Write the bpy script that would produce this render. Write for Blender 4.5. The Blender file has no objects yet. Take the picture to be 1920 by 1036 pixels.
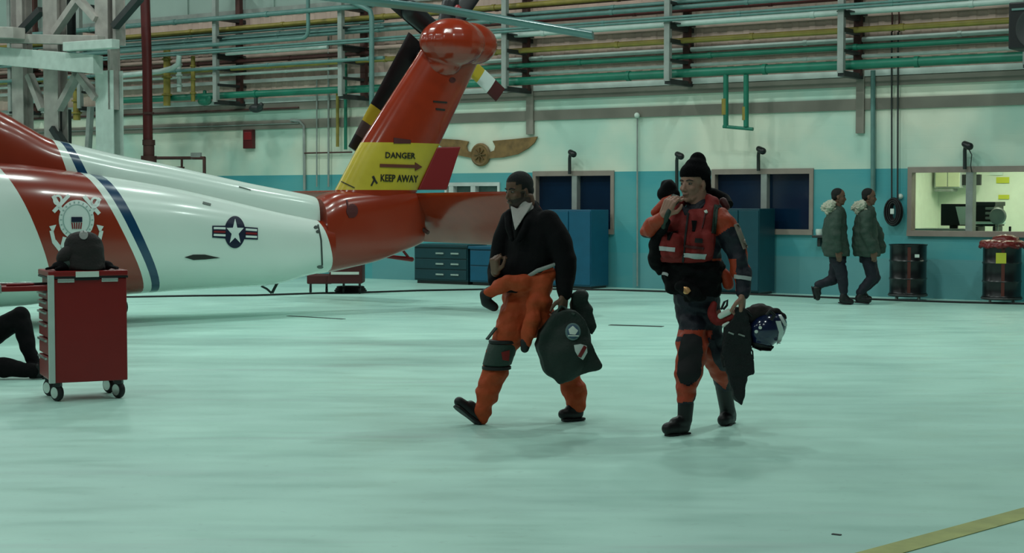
import bpy, bmesh, math, random
import numpy as np
from mathutils import Vector, Matrix, noise
from mathutils.bvhtree import BVHTree
random.seed(7)
V = Vector
SC = bpy.context.scene
COL = SC.collection

# ------------------------------------------------------------------ camera
FPX = 3000.0; CAMH = 1.6; HOR = 372.0
PITCH = math.atan((518 - HOR) / FPX)
cd = bpy.data.cameras.new('camera'); cam = bpy.data.objects.new('camera', cd); COL.objects.link(cam)
cd.sensor_width = 36; cd.lens = 36 * FPX / 1920
cam.location = (0, 0, CAMH); cam.rotation_euler = (math.pi / 2 - PITCH, 0, 0)
cd.clip_end = 200
SC.camera = cam
SC.view_settings.view_transform = 'Standard'; SC.view_settings.look = 'None'
SC.view_settings.gamma = 1; SC.view_settings.use_curve_mapping = False
SC.view_settings.exposure = -0.68
FW = V((0, math.cos(PITCH), -math.sin(PITCH))); UP = V((0, math.sin(PITCH), math.cos(PITCH)))
CAM = V((0, 0, CAMH))
def ray(px, py): return V((1, 0, 0)) * (px - 960) + UP * (518 - py) + FW * FPX
def at(px, py, Y):
    r = ray(px, py); return CAM + r * (Y / r.y)
def g(px, py, z=0.0):
    r = ray(px, py); return CAM + r * ((z - CAMH) / r.z)
def topx(p):
    d = V(p) - CAM; k = FPX / d.dot(FW)
    return 960 + d.x * k, 518 - d.dot(UP) * k

# ------------------------------------------------------------------ wall frame
W0 = g(1850, 563); W0.z = 0
UD = V((4460, -3000, 0)).normalized(); ND = V((-UD.y, UD.x, 0)); ND = -ND if ND.y > 0 else ND
WM = Matrix(((UD.x, ND.x, 0, W0.x), (UD.y, ND.y, 0, W0.y), (0, 0, 1, 0), (0, 0, 0, 1)))
def W(u, n, z): return W0 + UD * u + ND * n + V((0, 0, z))
def wp(px, py, n=0.0):            # photo point on the plane n metres out from the wall -> (u, z)
    r = ray(px, py); t = ((W0 + ND * n) - CAM).dot(ND) / r.dot(ND); p = CAM + r * t
    return (p - W0).dot(UD), p.z

# ------------------------------------------------------------------ world and lamps
w = bpy.data.worlds.new('world'); SC.world = w; w.use_nodes = True
w.node_tree.nodes['Background'].inputs[0].default_value = (0.62, 0.80, 0.76, 1)
w.node_tree.nodes['Background'].inputs[1].default_value = 0.09
LAMP_W = 84
def area(p, power, r, col=(0.86, 1.0, 0.94)):
    l = bpy.data.lights.new('hangar_lamp_light', 'AREA'); l.shape = 'DISK'; l.size = r * 2; l.energy = power; l.color = col
    o = bpy.data.objects.new('hangar_lamp_light', l); COL.objects.link(o); o.location = p
    return o
for n, k in ((5.2, 1.9), (8.8, 3.6), (15, 1.1), (21, 1.7), (27, 2.1)):
    for u in (-26, -20, -14, -8, -2, 4):
        area(W(u, n, 9.6), LAMP_W * k, 0.25)

# ------------------------------------------------------------------ materials
def srgb(c):
    return tuple((x / 255 / 12.92 if x / 255 <= .04045 else ((x / 255 + .055) / 1.055) ** 2.4) for x in c) + (1,)
MATS = {}
def mat(name, rgb, rough=.6, metal=0, var=0.0, scale=6, bump=0.0, bscale=40, emit=None, spec=.5, coat=0):
    if name in MATS: return MATS[name]
    m = bpy.data.materials.new(name); m.use_nodes = True; nt = m.node_tree; b = nt.nodes['Principled BSDF']
    b.inputs['Roughness'].default_value = rough; b.inputs['Metallic'].default_value = metal
    b.inputs['Specular IOR Level'].default_value = spec
    if coat: b.inputs['Coat Weight'].default_value = coat; b.inputs['Coat Roughness'].default_value = .12
    c = srgb(rgb)
    tc = nt.nodes.new('ShaderNodeTexCoord')
    nz = nt.nodes.new('ShaderNodeTexNoise'); nz.inputs['Scale'].default_value = scale; nz.inputs['Detail'].default_value = 6
    nt.links.new(tc.outputs['Object'], nz.inputs['Vector'])
    mr = nt.nodes.new('ShaderNodeMapRange'); mr.inputs[1].default_value = .3; mr.inputs[2].default_value = .7
    mr.inputs[3].default_value = 1 - var; mr.inputs[4].default_value = 1 + var * .5
    nt.links.new(nz.outputs[0], mr.inputs[0])
    mx = nt.nodes.new('ShaderNodeVectorMath'); mx.operation = 'SCALE'; mx.inputs[0].default_value = c[:3]
    nt.links.new(mr.outputs[0], mx.inputs['Scale']); nt.links.new(mx.outputs[0], b.inputs['Base Color'])
    if bump:
        n2 = nt.nodes.new('ShaderNodeTexNoise'); n2.inputs['Scale'].default_value = bscale; n2.inputs['Detail'].default_value = 4
        nt.links.new(tc.outputs['Object'], n2.inputs['Vector'])
        bp = nt.nodes.new('ShaderNodeBump'); bp.inputs['Strength'].default_value = bump; bp.inputs['Distance'].default_value = .02
        nt.links.new(n2.outputs[0], bp.inputs['Height']); nt.links.new(bp.outputs[0], b.inputs['Normal'])
    if emit:
        b.inputs['Emission Color'].default_value = srgb(emit[0]); b.inputs['Emission Strength'].default_value = emit[1]
    MATS[name] = m; return m
M = mat
M('white_steel', (205, 210, 205), .5, var=.2, scale=3)
M('grey_steel', (150, 155, 150), .45, var=.2, scale=5)
M('dark_steel', (45, 48, 48), .5, var=.2)
M('rust_steel', (80, 45, 40), .7, var=.2)
M('teal_pipe', (98, 135, 130), .4, var=.15)
M('green_pipe', (32, 118, 95), .4, var=.2, scale=4)
M('yellow_pipe', (150, 132, 60), .45, var=.2)
M('white_pipe', (190, 205, 198), .35, var=.1)
M('red_pipe', (88, 20, 20), .45, var=.15)
M('frame_paint', (150, 135, 125), .5, var=.1)
M('blue_glass', (12, 36, 60), .12, var=.3, scale=1.2)
M('blue_locker', (10, 84, 112), .4, var=.1)
M('teal_locker', (10, 66, 78), .4, var=.1)
M('teal_bench', (10, 56, 64), .45, var=.1)
M('chrome', (200, 205, 200), .25, metal=.8)
M('black_rubber', (14, 14, 16), .6)
M('black_plastic', (18, 20, 22), .4)
M('gold_wood', (132, 100, 58), .5, var=.35, scale=8)
M('heli_red', (142, 42, 15), .22, var=.08, coat=.5)
M('heli_white', (222, 232, 226), .3, var=.05, coat=.3)
M('heli_yellow', (188, 165, 50), .3, var=.08)
M('panel_line', (90, 100, 95), .6)
M('navy_decal', (12, 22, 50), .4)
M('white_decal', (215, 225, 220), .4)
M('red_decal', (130, 25, 30), .4)
M('black_decal', (25, 22, 18), .5)
M('blade_black', (16, 16, 20), .4)
M('blade_grey', (70, 110, 110), .3)
M('cart_red', (134, 14, 14), .35, var=.05)
M('cream_paint', (225, 225, 190), .6, var=.05)
M('skin_brown', (108, 78, 62), .5, var=.1, spec=.35)
M('skin_pale', (165, 122, 105), .5, var=.08, spec=.35)
M('hair_black', (9, 9, 9), .8, bump=.5, bscale=200)
M('stubble', (62, 48, 41), .7)
M('lip', (98, 58, 50), .5)
M('eye_white', (105, 96, 88), .3)
M('coat_black', (8, 7, 10), .85, bump=.2, bscale=120, spec=.2)
M('turtleneck_white', (185, 180, 175), .8, bump=.3, bscale=120)
M('suit_orange', (180, 68, 22), .75, var=.15, bump=.4, bscale=25)
M('patch_green', (38, 58, 50), .7, bump=.3)
M('canvas_green', (24, 40, 34), .75, var=.15, bump=.3, bscale=60)
M('boot_black', (8, 8, 10), .5)
M('suit_navy', (18, 21, 36), .65, var=.15, bump=.4, bscale=25)
M('vest_red', (135, 24, 20), .75, var=.12, bump=.3, bscale=30)
M('vest_dark', (72, 14, 14), .6)
M('reflective', (185, 188, 188), .35)
M('helmet_blue', (16, 30, 65), .15, coat=.6)
M('parka_green', (50, 68, 58), .8, var=.2, bump=.3, bscale=40)
M('fur_white', (205, 205, 185), .95, bump=1, bscale=90)
M('trouser_navy', (12, 14, 30), .75)
M('yellow_label', (200, 200, 60), .6)
M('paper', (215, 225, 215), .7)
M('drum_black', (20, 22, 24), .3, var=.2)
M('drum_red', (90, 36, 28), .5)
M('bag_red', (110, 20, 20), .35, bump=.8, bscale=10)

# ------------------------------------------------------------------ mesh builder
def basis(d):
    d = d.normalized(); s = d.cross(V((0, 0, 1)))
    if s.length < 1e-4: s = V((1, 0, 0))
    s.normalize(); return s, s.cross(d).normalized(), d
class MB:
    def __init__(self): self.v = []; self.f = []; self.mi = []; self.cur = 0
    def add(self, vs, fs):
        o = len(self.v); self.v += [V(p) for p in vs]; self.f += [tuple(i + o for i in f) for f in fs]; self.mi += [self.cur] * len(fs); return self
    def hexa(self, p):   # 8 points, bottom 4 then top 4
        return self.add(p, [(3, 2, 1, 0), (4, 5, 6, 7), (0, 1, 5, 4), (1, 2, 6, 5), (2, 3, 7, 6), (3, 0, 4, 7)])
    def wbox(self, u0, u1, n0, n1, z0, z1):
        return self.hexa([W(u0, n0, z0), W(u1, n0, z0), W(u1, n1, z0), W(u0, n1, z0), W(u0, n0, z1), W(u1, n0, z1), W(u1, n1, z1), W(u0, n1, z1)])
    def fbox(self, o, a, b, c):   # corner o, edge vectors
        o = V(o); return self.hexa([o, o + a, o + a + b, o + b, o + c, o + a + c, o + a + b + c, o + b + c])
    def beam(self, p0, p1, wd, dp, side=None):
        d = V(p1) - V(p0); s = (side or basis(d)[0]).normalized(); t = d.normalized().cross(s).normalized()
        return self.fbox(V(p0) - s * wd / 2 - t * dp / 2, s * wd, t * dp, d)
    def loft(self, rings, cap=True):
        n = len(rings[0]); vs = [p for r in rings for p in r]; fs = []
        for i in range(len(rings) - 1):
            for j in range(n): k = (j + 1) % n; fs.append((i * n + j, i * n + k, (i + 1) * n + k, (i + 1) * n + j))
        if cap: fs.append(tuple(range(n - 1, -1, -1))); fs.append(tuple(range((len(rings) - 1) * n, len(rings) * n)))
        return self.add(vs, fs)
    def tube(self, pts, r, n=10, rs=None):
        pts = [V(p) for p in pts]; rings = []; s0 = None
        for i, p in enumerate(pts):
            d = (pts[min(i + 1, len(pts) - 1)] - pts[max(i - 1, 0)]).normalized()
            if s0 is None: s, t, _ = basis(d)
            else:
                s = (s0 - d * s0.dot(d)).normalized(); t = s.cross(d).normalized()
            s0 = s; rr = rs[i] if rs else r
            rings.append([p + (s * math.cos(a) + t * math.sin(a)) * rr for a in (2 * math.pi * k / n for k in range(n))])
        return self.loft(rings)
    def lathe(self, c, prof, n=24, ax=V((0, 0, 1))):
        s, t, d = basis(V(ax)) if abs(V(ax).z) < .99 else (V((1, 0, 0)), V((0, 1, 0)), V((0, 0, 1)))
        return self.loft([[V(c) + d * h + (s * math.cos(2 * math.pi * k / n) + t * math.sin(2 * math.pi * k / n)) * max(r, 1e-4) for k in range(n)] for r, h in prof])
    def ell(self, c, ax, n=20, m=12):   # ax: three semi-axis vectors
        rings = []
        for i in range(m + 1):
            a = -math.pi / 2 + math.pi * (i + (.02 if i == 0 else -.02 if i == m else 0)) / m
            rings.append([V(c) + ax[2] * math.sin(a) + (ax[0] * math.cos(2 * math.pi * k / n) + ax[1] * math.sin(2 * math.pi * k / n)) * math.cos(a) for k in range(n)])
        return self.loft(rings)
    def sph(self, c, r): return self.ell(c, (V((r, 0, 0)), V((0, r, 0)), V((0, 0, r))))
    def cap(self, p0, r0, p1, r1, fl=1.0, side=None, n=16):   # rounded tapered capsule, fl flattens along 'side'
        p0 = V(p0); p1 = V(p1); d = p1 - p0; L = max(d.length, 1e-4); dn = d.normalized()
        s, t, _ = basis(d)
        if side is not None:
            s = (V(side) - dn * V(side).dot(dn)).normalized(); t = s.cross(dn).normalized()
        rings = []
        for i in range(4): a = math.pi / 2 * (1 - i / 4) * .98; rings.append((p0 - dn * r0 * math.sin(a), r0 * math.cos(a)))
        rings.append((p0, r0)); rings.append((p1, r1))
        for i in range(1, 5): a = math.pi / 2 * i / 4 * .98; rings.append((p1 + dn * r1 * math.sin(a), r1 * math.cos(a)))
        return self.loft([[c + (s * math.cos(2 * math.pi * k / n) * fl + t * math.sin(2 * math.pi * k / n)) * r for k in range(n)] for c, r in rings])
    def chain(self, pts, fl=1.0, side=None):   # [(p, r), ...]
        for (a, ra), (b, rb) in zip(pts, pts[1:]): self.cap(a, ra, b, rb, fl, side)
        return self
    def rings(self, rs, side, front, n=24, p=1.0):   # [(centre, a, b)]
        out = []
        for c, a, b in rs:
            out.append([V(c) + side * a * math.copysign(abs(math.cos(x)) ** p, math.cos(x)) + front * b * math.copysign(abs(math.sin(x)) ** p, math.sin(x)) for x in (2 * math.pi * k / n for k in range(n))])
        return self.loft(out)
    def prism(self, poly, ext):
        poly = [V(p) for p in poly]; n = len(poly)
        return self.add(poly + [p + ext for p in poly], [tuple(range(n - 1, -1, -1)), tuple(range(n, 2 * n))] + [(i, (i + 1) % n, n + (i + 1) % n, n + i) for i in range(n)])
    def mesh(self, name):
        me = bpy.data.meshes.new(name); me.from_pydata([tuple(p) for p in self.v], [], self.f); me.update()
        me.polygons.foreach_set('material_index', self.mi)
        bm = bmesh.new(); bm.from_mesh(me); bmesh.ops.recalc_face_normals(bm, faces=bm.faces); bm.to_mesh(me); bm.free()
        return me
    def build(self, name, mats, parent=None, smooth=False, bevel=0, remesh=0, it=4, wr=0, wrs=8, **kw):
        me = self.mesh(name)
        return finish(me, name, mats, parent, smooth, bevel, remesh, it, wr, wrs, **kw)
def wloc(o):
    p = V((0, 0, 0))
    while o: p += o.location; o = o.parent
    return p
def finish(me, name, mats, parent=None, smooth=False, bevel=0, remesh=0, it=4, wr=0, wrs=8, label=None, cat=None, group=None, kind=None):
    o = bpy.data.objects.new(name, me)
    if remesh or bevel:
        COL.objects.link(o)
        if remesh:
            m = o.modifiers.new('r', 'REMESH'); m.mode = 'VOXEL'; m.voxel_size = remesh; m.use_smooth_shade = True
            m = o.modifiers.new('s', 'SMOOTH'); m.factor = .5; m.iterations = it; smooth = True
        if bevel:
            m = o.modifiers.new('b', 'BEVEL'); m.width = bevel; m.segments = 2; m.limit_method = 'ANGLE'
        bpy.context.view_layer.update()
        dg = bpy.context.evaluated_depsgraph_get()
        me2 = bpy.data.meshes.new_from_object(o.evaluated_get(dg)); o.modifiers.clear(); o.data = me2; bpy.data.meshes.remove(me); me = me2; me.name = name
        COL.objects.unlink(o)
        if wr:
            nrm = [v.normal.copy() for v in me.vertices]
            for v, nn in zip(me.vertices, nrm):
                c = v.co
                q = noise.noise(V((c.x * wrs, c.y * wrs, c.z * wrs * 1.7))) + .5 * noise.noise(c * wrs * 2.3)
                v.co = c + nn * q * wr
            me.update()
    mi_ = np.empty(len(me.polygons), dtype=np.int32); me.polygons.foreach_get('material_index', mi_)
    me.materials.clear()
    for mm in (mats if isinstance(mats, (list, tuple)) else [mats]): me.materials.append(MATS[mm] if isinstance(mm, str) else mm)
    me.polygons.foreach_set('material_index', mi_ * 0 if remesh else mi_)
    if smooth:
        me.polygons.foreach_set('use_smooth', [True] * len(me.polygons))
        if not remesh:
            me.set_sharp_from_angle(angle=math.radians(50))
    if parent: off = wloc(parent)
    elif kind == 'structure': off = V((0, 0, 0))
    else:
        cs = np.empty(len(me.vertices) * 3); me.vertices.foreach_get('co', cs); cs = cs.reshape(-1, 3)
        off = V(((cs[:, 0].min() + cs[:, 0].max()) / 2, (cs[:, 1].min() + cs[:, 1].max()) / 2, cs[:, 2].min()))
    if off.length: me.transform(Matrix.Translation(-off))
    COL.objects.link(o)
    if parent: o.parent = parent
    else: o.location = off
    tag(o, label, cat, group, kind); return o
def tag(o, label=None, cat=None, group=None, kind=None):
    if label: o['label'] = label
    if cat: o['category'] = cat
    if group: o['group'] = group
    if kind: o['kind'] = kind
    return o
def thing(name, loc, label, cat, group=None):
    o = bpy.data.objects.new(name, None); COL.objects.link(o); o.location = loc; o.empty_display_size = .1
    return tag(o, label, cat, group)
def copy_tree(o, parent=None):
    c = o.copy(); COL.objects.link(c); c.parent = parent
    for ch in list(o.children): copy_tree(ch, c)
    return c
def inpoly(x, y, P):
    r = False; j = len(P) - 1
    for i in range(len(P)):
        if (P[i][1] > y) != (P[j][1] > y) and x < (P[j][0] - P[i][0]) * (y - P[i][1]) / (P[j][1] - P[i][1]) + P[i][0]: r = not r
        j = i
    return r
def paint(o, poly, mname, ymin=None, ymax=None):     # colour block of the garment inside an outline
    me = o.data
    if mname not in [m.name for m in me.materials]: me.materials.append(MATS[mname])
    k = [m.name for m in me.materials].index(mname); off = wloc(o)
    for p in me.polygons:
        c = p.center + off
        if (ymin is not None and c.y < ymin) or (ymax is not None and c.y > ymax): continue
        x, y = topx(c)
        if inpoly(x, y, poly): p.material_index = k
def bvh(objs):
    vs = []; fs = []
    for o in (objs if isinstance(objs, (list, tuple)) else [objs]):
        off = wloc(o); b = len(vs); vs += [v.co + off for v in o.data.vertices]; fs += [tuple(i + b for i in p.vertices) for p in o.data.polygons]
    return BVHTree.FromPolygons(vs, fs)
def decal(mb, polys, tree, off=.004, thick=.004, cell=4.0):   # thin patches lying on a surface
    for P in polys:
        bm = bmesh.new()
        vs = [bm.verts.new((x, y, 0)) for x, y in P]
        try: bm.faces.new(vs)
        except ValueError: continue
        x0, x1 = min(p[0] for p in P), max(p[0] for p in P); y0, y1 = min(p[1] for p in P), max(p[1] for p in P)
        for ax, a, b in ((0, x0, x1), (1, y0, y1)):
            k = a + cell
            while k < b:
                co = [0, 0, 0]; no = [0, 0, 0]; co[ax] = k; no[ax] = 1
                bmesh.ops.bisect_plane(bm, geom=bm.verts[:] + bm.edges[:] + bm.faces[:], plane_co=co, plane_no=no); k += cell
        bmesh.ops.triangulate(bm, faces=bm.faces[:])
        bm.verts.ensure_lookup_table(); top = []; bot = []; ok = True
        last = None
        for v in bm.verts:
            r = ray(v.co.x, v.co.y).normalized(); h = tree.ray_cast(CAM, r)
            if h[0] is None:
                if last is None: top.append(None); bot.append(None); continue
                hit = CAM + r * last[1]; nn = last[0]
            else:
                hit = h[0]; nn = h[1] if h[1].dot(r) < 0 else -h[1]; last = (nn, h[3])
            top.append(hit + nn * (off + thick) - r * .001); bot.append(hit + nn * (off * .25))
        fb = next((t for t in top if t is not None), None)
        if fb is None: bm.free(); continue
        top = [t if t is not None else fb for t in top]; bot = [t if t is not None else fb for t in bot]
        n = len(top); fs = [tuple(v.index for v in f.verts) for f in bm.faces]
        be = [(e.verts[0].index, e.verts[1].index) for e in bm.edges if len(e.link_faces) == 1]
        mb.add(top + bot, fs + [tuple(i + n for i in f[::-1]) for f in fs] + [(a, b, b + n, a + n) for a, b in be])
        bm.free()
    return mb
def circ(cx, cy, rx, ry=None, n=24, a0=0, a1=360):
    ry = ry or rx; full = abs(a1 - a0) >= 360
    return [(cx + rx * math.cos(math.radians(a0 + (a1 - a0) * k / (n if full else n - 1))), cy + ry * math.sin(math.radians(a0 + (a1 - a0) * k / (n if full else n - 1)))) for k in range(n)]
def bar(x0, y0, x1, y1, w):
    dx, dy = x1 - x0, y1 - y0; L = math.hypot(dx, dy); nx, ny = -dy / L * w / 2, dx / L * w / 2
    return [(x0 + nx, y0 + ny), (x1 + nx, y1 + ny), (x1 - nx, y1 - ny), (x0 - nx, y0 - ny)]
def text_polys(s, x, y, h, w=None, rot=0):    # letter triangles in photo units, x,y = centre
    c = bpy.data.curves.new('t', 'FONT'); c.body = s; c.size = 1; c.align_x = 'CENTER'; c.resolution_u = 2; c.offset = .012
    o = bpy.data.objects.new('t', c); COL.objects.link(o); bpy.context.view_layer.update()
    me = bpy.data.meshes.new_from_object(o.evaluated_get(bpy.context.evaluated_depsgraph_get()))
    bpy.data.objects.remove(o)
    co = [v.co.copy() for v in me.vertices]; W_ = max(p.x for p in co) - min(p.x for p in co); H_ = max(p.y for p in co)
    sy = h / H_; sx = (w / W_) if w else sy; out = []; cr, sr = math.cos(rot), math.sin(rot)
    for p in me.polygons:
        q = []
        for i in p.vertices:
            a, b = co[i].x * sx, -(co[i].y - H_ / 2) * sy; q.append((x + a * cr - b * sr, y + a * sr + b * cr))
        if len(set(q)) == len(q): out.append(q)
    return out
# ------------------------------------------------------------------ floor and wall materials
def floor_mat():
    m = bpy.data.materials.new('painted_floor'); m.use_nodes = True; nt = m.node_tree; b = nt.nodes['Principled BSDF']; L = nt.links.new
    geo = nt.nodes.new('ShaderNodeNewGeometry')
    def nz(scale, sx, sy, rot, det=5):
        mp = nt.nodes.new('ShaderNodeMapping'); mp.inputs['Scale'].default_value = (sx, sy, 1); mp.inputs['Rotation'].default_value = (0, 0, rot)
        L(geo.outputs['Position'], mp.inputs['Vector'])
        n = nt.nodes.new('ShaderNodeTexNoise'); n.inputs['Scale'].default_value = scale; n.inputs['Detail'].default_value = det
        L(mp.outputs[0], n.inputs['Vector']); return n.outputs[0]
    def mr(x, a, b_, c, d):
        n = nt.nodes.new('ShaderNodeMapRange'); n.inputs[1].default_value = a; n.inputs[2].default_value = b_; n.inputs[3].default_value = c; n.inputs[4].default_value = d
        L(x, n.inputs[0]); return n.outputs[0]
    def mix(f, a, c):
        n = nt.nodes.new('ShaderNodeMix'); n.data_type = 'RGBA'
        L(f, n.inputs[0])
        for s, v in ((6, a), (7, c)):
            if isinstance(v, tuple): n.inputs[s].default_value = v
            else: L(v, n.inputs[s])
        return n.outputs[2]
    c = mix(mr(nz(.5, 1, 1, 0), .38, .64, 0, 1), srgb((182, 226, 213)), srgb((196, 242, 227)))
    c = mix(mr(nz(.9, .5, 2.6, .2, 7), .56, .74, 0, .42), c, srgb((156, 200, 190)))
    c = mix(mr(nz(.7, .35, 3.0, -.35, 8), .60, .78, 0, .5), c, srgb((165, 180, 180)))
    c = mix(mr(nz(14, 1, 1, 0, 4), .62, .8, 0, .25), c, srgb((120, 150, 142)))
    L(c, b.inputs['Base Color'])
    L(mr(nz(2.5, .5, 1.5, .3), .3, .7, .28, .48), b.inputs['Roughness'])
    b.inputs['Specular IOR Level'].default_value = .45
    return m
def wall_mat():
    m = bpy.data.materials.new('painted_block_wall'); m.use_nodes = True; nt = m.node_tree; b = nt.nodes['Principled BSDF']; L = nt.links.new
    geo = nt.nodes.new('ShaderNodeNewGeometry'); sp = nt.nodes.new('ShaderNodeSeparateXYZ')
    # wall-frame coordinates
    du = nt.nodes.new('ShaderNodeVectorMath'); du.operation = 'DOT_PRODUCT'; du.inputs[1].default_value = UD
    L(geo.outputs['Position'], du.inputs[0]); L(geo.outputs['Position'], sp.inputs[0])
    cb = nt.nodes.new('ShaderNodeCombineXYZ'); L(du.outputs['Value'], cb.inputs[0]); L(sp.outputs[2], cb.inputs[1])
    def nz(s, sx=1, sy=1, det=4):
        mp = nt.nodes.new('ShaderNodeMapping'); mp.inputs['Scale'].default_value = (sx, sy, 1); L(cb.outputs[0], mp.inputs['Vector'])
        n = nt.nodes.new('ShaderNodeTexNoise'); n.inputs['Scale'].default_value = s; n.inputs['Detail'].default_value = det; L(mp.outputs[0], n.inputs['Vector']); return n.outputs[0]
    def mr(x, a, b_, c, d):
        n = nt.nodes.new('ShaderNodeMapRange'); n.inputs[1].default_value = a; n.inputs[2].default_value = b_; n.inputs[3].default_value = c; n.inputs[4].default_value = d
        L(x, n.inputs[0]); return n.outputs[0]
    def mix(f, a, c):
        n = nt.nodes.new('ShaderNodeMix'); n.data_type = 'RGBA'; L(f, n.inputs[0])
        for s, v in ((6, a), (7, c)):
            if isinstance(v, tuple): n.inputs[s].default_value = v
            else: L(v, n.inputs[s])
        return n.outputs[2]
    cream = mix(mr(nz(.45), .40, .60, 0, 1), srgb((226, 228, 208)), srgb((185, 215, 200)))
    blue = mix(mr(nz(.6, .8, 1.6), .45, .60, 0, 1), srgb((72, 158, 166)), srgb((92, 165, 168)))
    st = nt.nodes.new('ShaderNodeMath'); st.operation = 'GREATER_THAN'; st.inputs[1].default_value = 2.085; L(sp.outputs[2], st.inputs[0])
    c = mix(st.outputs[0], blue, cream)
    lo = mr(sp.outputs[2], .62, .64, 1, 0)                # lower band repainted greyer in patches
    vo = nt.nodes.new('ShaderNodeTexVoronoi'); vo.inputs['Scale'].default_value = .55; vo.voronoi_dimensions = '1D'; L(du.outputs['Value'], vo.inputs['W'])
    sc = nt.nodes.new('ShaderNodeSeparateColor'); L(vo.outputs['Color'], sc.inputs[0])
    mm = nt.nodes.new('ShaderNodeMath'); mm.operation = 'MULTIPLY'; L(lo, mm.inputs[0]); L(mr(sc.outputs[0], .45, .5, 0, .6), mm.inputs[1])
    c = mix(mm.outputs[0], c, srgb((110, 158, 162)))
    L(c, b.inputs['Base Color']); b.inputs['Roughness'].default_value = .45
    br = nt.nodes.new('ShaderNodeTexBrick'); br.inputs['Scale'].default_value = 1; br.inputs['Brick Width'].default_value = .4; br.inputs['Row Height'].default_value = .2
    br.inputs['Mortar Size'].default_value = .006; L(cb.outputs[0], br.inputs['Vector'])
    bp = nt.nodes.new('ShaderNodeBump'); bp.inputs['Strength'].default_value = .25; bp.inputs['Distance'].default_value = .01; bp.invert = True
    L(br.outputs['Fac'], bp.inputs['Height']); L(bp.outputs[0], b.inputs['Normal'])
    return m
MATS['floor'] = floor_mat(); MATS['wall'] = wall_mat()
M('siding', (205, 175, 162), .6, var=.18, scale=2); M('upper_panel', (165, 185, 176), .6, var=.1, scale=1)

U0, U1 = -40.0, 9.0
mb = MB(); mb.add([(-45, -6, 0), (25, -6, 0), (25, 60, 0), (-45, 60, 0), (-45, -6, -.1), (25, -6, -.1), (25, 60, -.1), (-45, 60, -.1)],
       [(0, 1, 2, 3), (7, 6, 5, 4), (0, 4, 5, 1), (1, 5, 6, 2), (2, 6, 7, 3), (3, 7, 4, 0)])
mb.build('floor', 'floor', kind='structure')
# windows (u0, u1, z0, z1)
def wrect(x0, y0, x1, y1):
    a = wp(x0, y0); b = wp(x1, y1); return a[0], b[0], b[1], a[1]
WIN = []
u0, z1 = wp(1000, 322); u1, z0 = wp(1152, 437); WIN.append((u0, u1, z0, 2.085))
u0, _ = wp(1335, 322); u1, z0 = wp(1525, 438); WIN.append((u0, u1, z0, 2.085))
u0, _ = wp(1703, 316); u1, z0 = wp(2040, 441); z0 = wp(1800, 441)[1]; WIN.append((u0, u1, z0, 2.085))
u0, z1 = wp(835, 344); u1, z0 = wp(938, 372); WIN.append((u0, u1, z0, z1))
us = sorted({U0, U1} | {x for q in WIN for x in q[:2]}); zs = sorted({0, 3.55} | {x for q in WIN for x in q[2:]})
mb = MB()
for a, b in zip(us, us[1:]):
    run = None
    for c, d in zip(zs, zs[1:]):
        hole = any(q[0] - 1e-6 < (a + b) / 2 < q[1] and q[2] - 1e-6 < (c + d) / 2 < q[3] for q in WIN)
        if not hole: mb.wbox(a, b, -.2, 0, c, d)
mb.build('wall_back', 'wall', kind='structure')
mb = MB(); u = U0
while u < U1:    # ribbed siding above the block wall
    mb.hexa([W(u, -.12, 3.55), W(u + .3, -.12, 3.55), W(u + .3, .0, 3.55), W(u, .0, 3.55), W(u, -.12, 5.5), W(u + .3, -.12, 5.5), W(u + .3, 0, 5.5), W(u, 0, 5.5)])
    mb.hexa([W(u + .05, 0, 3.55), W(u + .2, 0, 3.55), W(u + .17, .012, 3.55), W(u + .08, .012, 3.55), W(u + .05, 0, 5.5), W(u + .2, 0, 5.5), W(u + .17, .012, 5.5), W(u + .08, .012, 5.5)])
    u += .3
mb.build('trim_1', 'siding', kind='structure')
mb = MB(); mb.wbox(U0, U1, -.2, -.02, 5.5, 10)
for k in range(20): mb.wbox(U0 + k * 2.5, U0 + k * 2.5 + .06, -.02, .02, 5.5, 10)
mb.build('trim_2', 'upper_panel', kind='structure')
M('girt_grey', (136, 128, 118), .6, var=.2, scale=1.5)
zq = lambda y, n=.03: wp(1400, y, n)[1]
mb = MB(); mb.wbox(U0, U1, 0, .05, zq(153), zq(142)); mb.build('trim_3', 'white_steel', kind='structure')
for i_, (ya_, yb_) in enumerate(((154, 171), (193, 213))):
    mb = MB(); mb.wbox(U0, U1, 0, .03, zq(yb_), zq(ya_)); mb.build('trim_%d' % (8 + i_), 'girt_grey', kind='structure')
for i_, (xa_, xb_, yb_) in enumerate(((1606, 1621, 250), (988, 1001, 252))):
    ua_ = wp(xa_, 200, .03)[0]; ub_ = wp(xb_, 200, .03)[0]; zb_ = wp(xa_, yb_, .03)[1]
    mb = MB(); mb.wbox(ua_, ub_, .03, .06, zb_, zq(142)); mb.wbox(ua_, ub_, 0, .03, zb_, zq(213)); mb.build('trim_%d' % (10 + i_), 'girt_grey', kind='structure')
mb = MB(); mb.wbox(U0, U1, 0, .07, 5.42, 5.56); mb.build('trim_4', 'grey_steel', kind='structure')
for i, (zz) in enumerate((4.02, 4.55, 5.0)):
    mb = MB(); mb.wbox(U0, U1, .035, .1, zz, zz + .07); mb.build('trim_%d' % (5 + i), 'white_steel' if i == 0 else 'siding', kind='structure')

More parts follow.
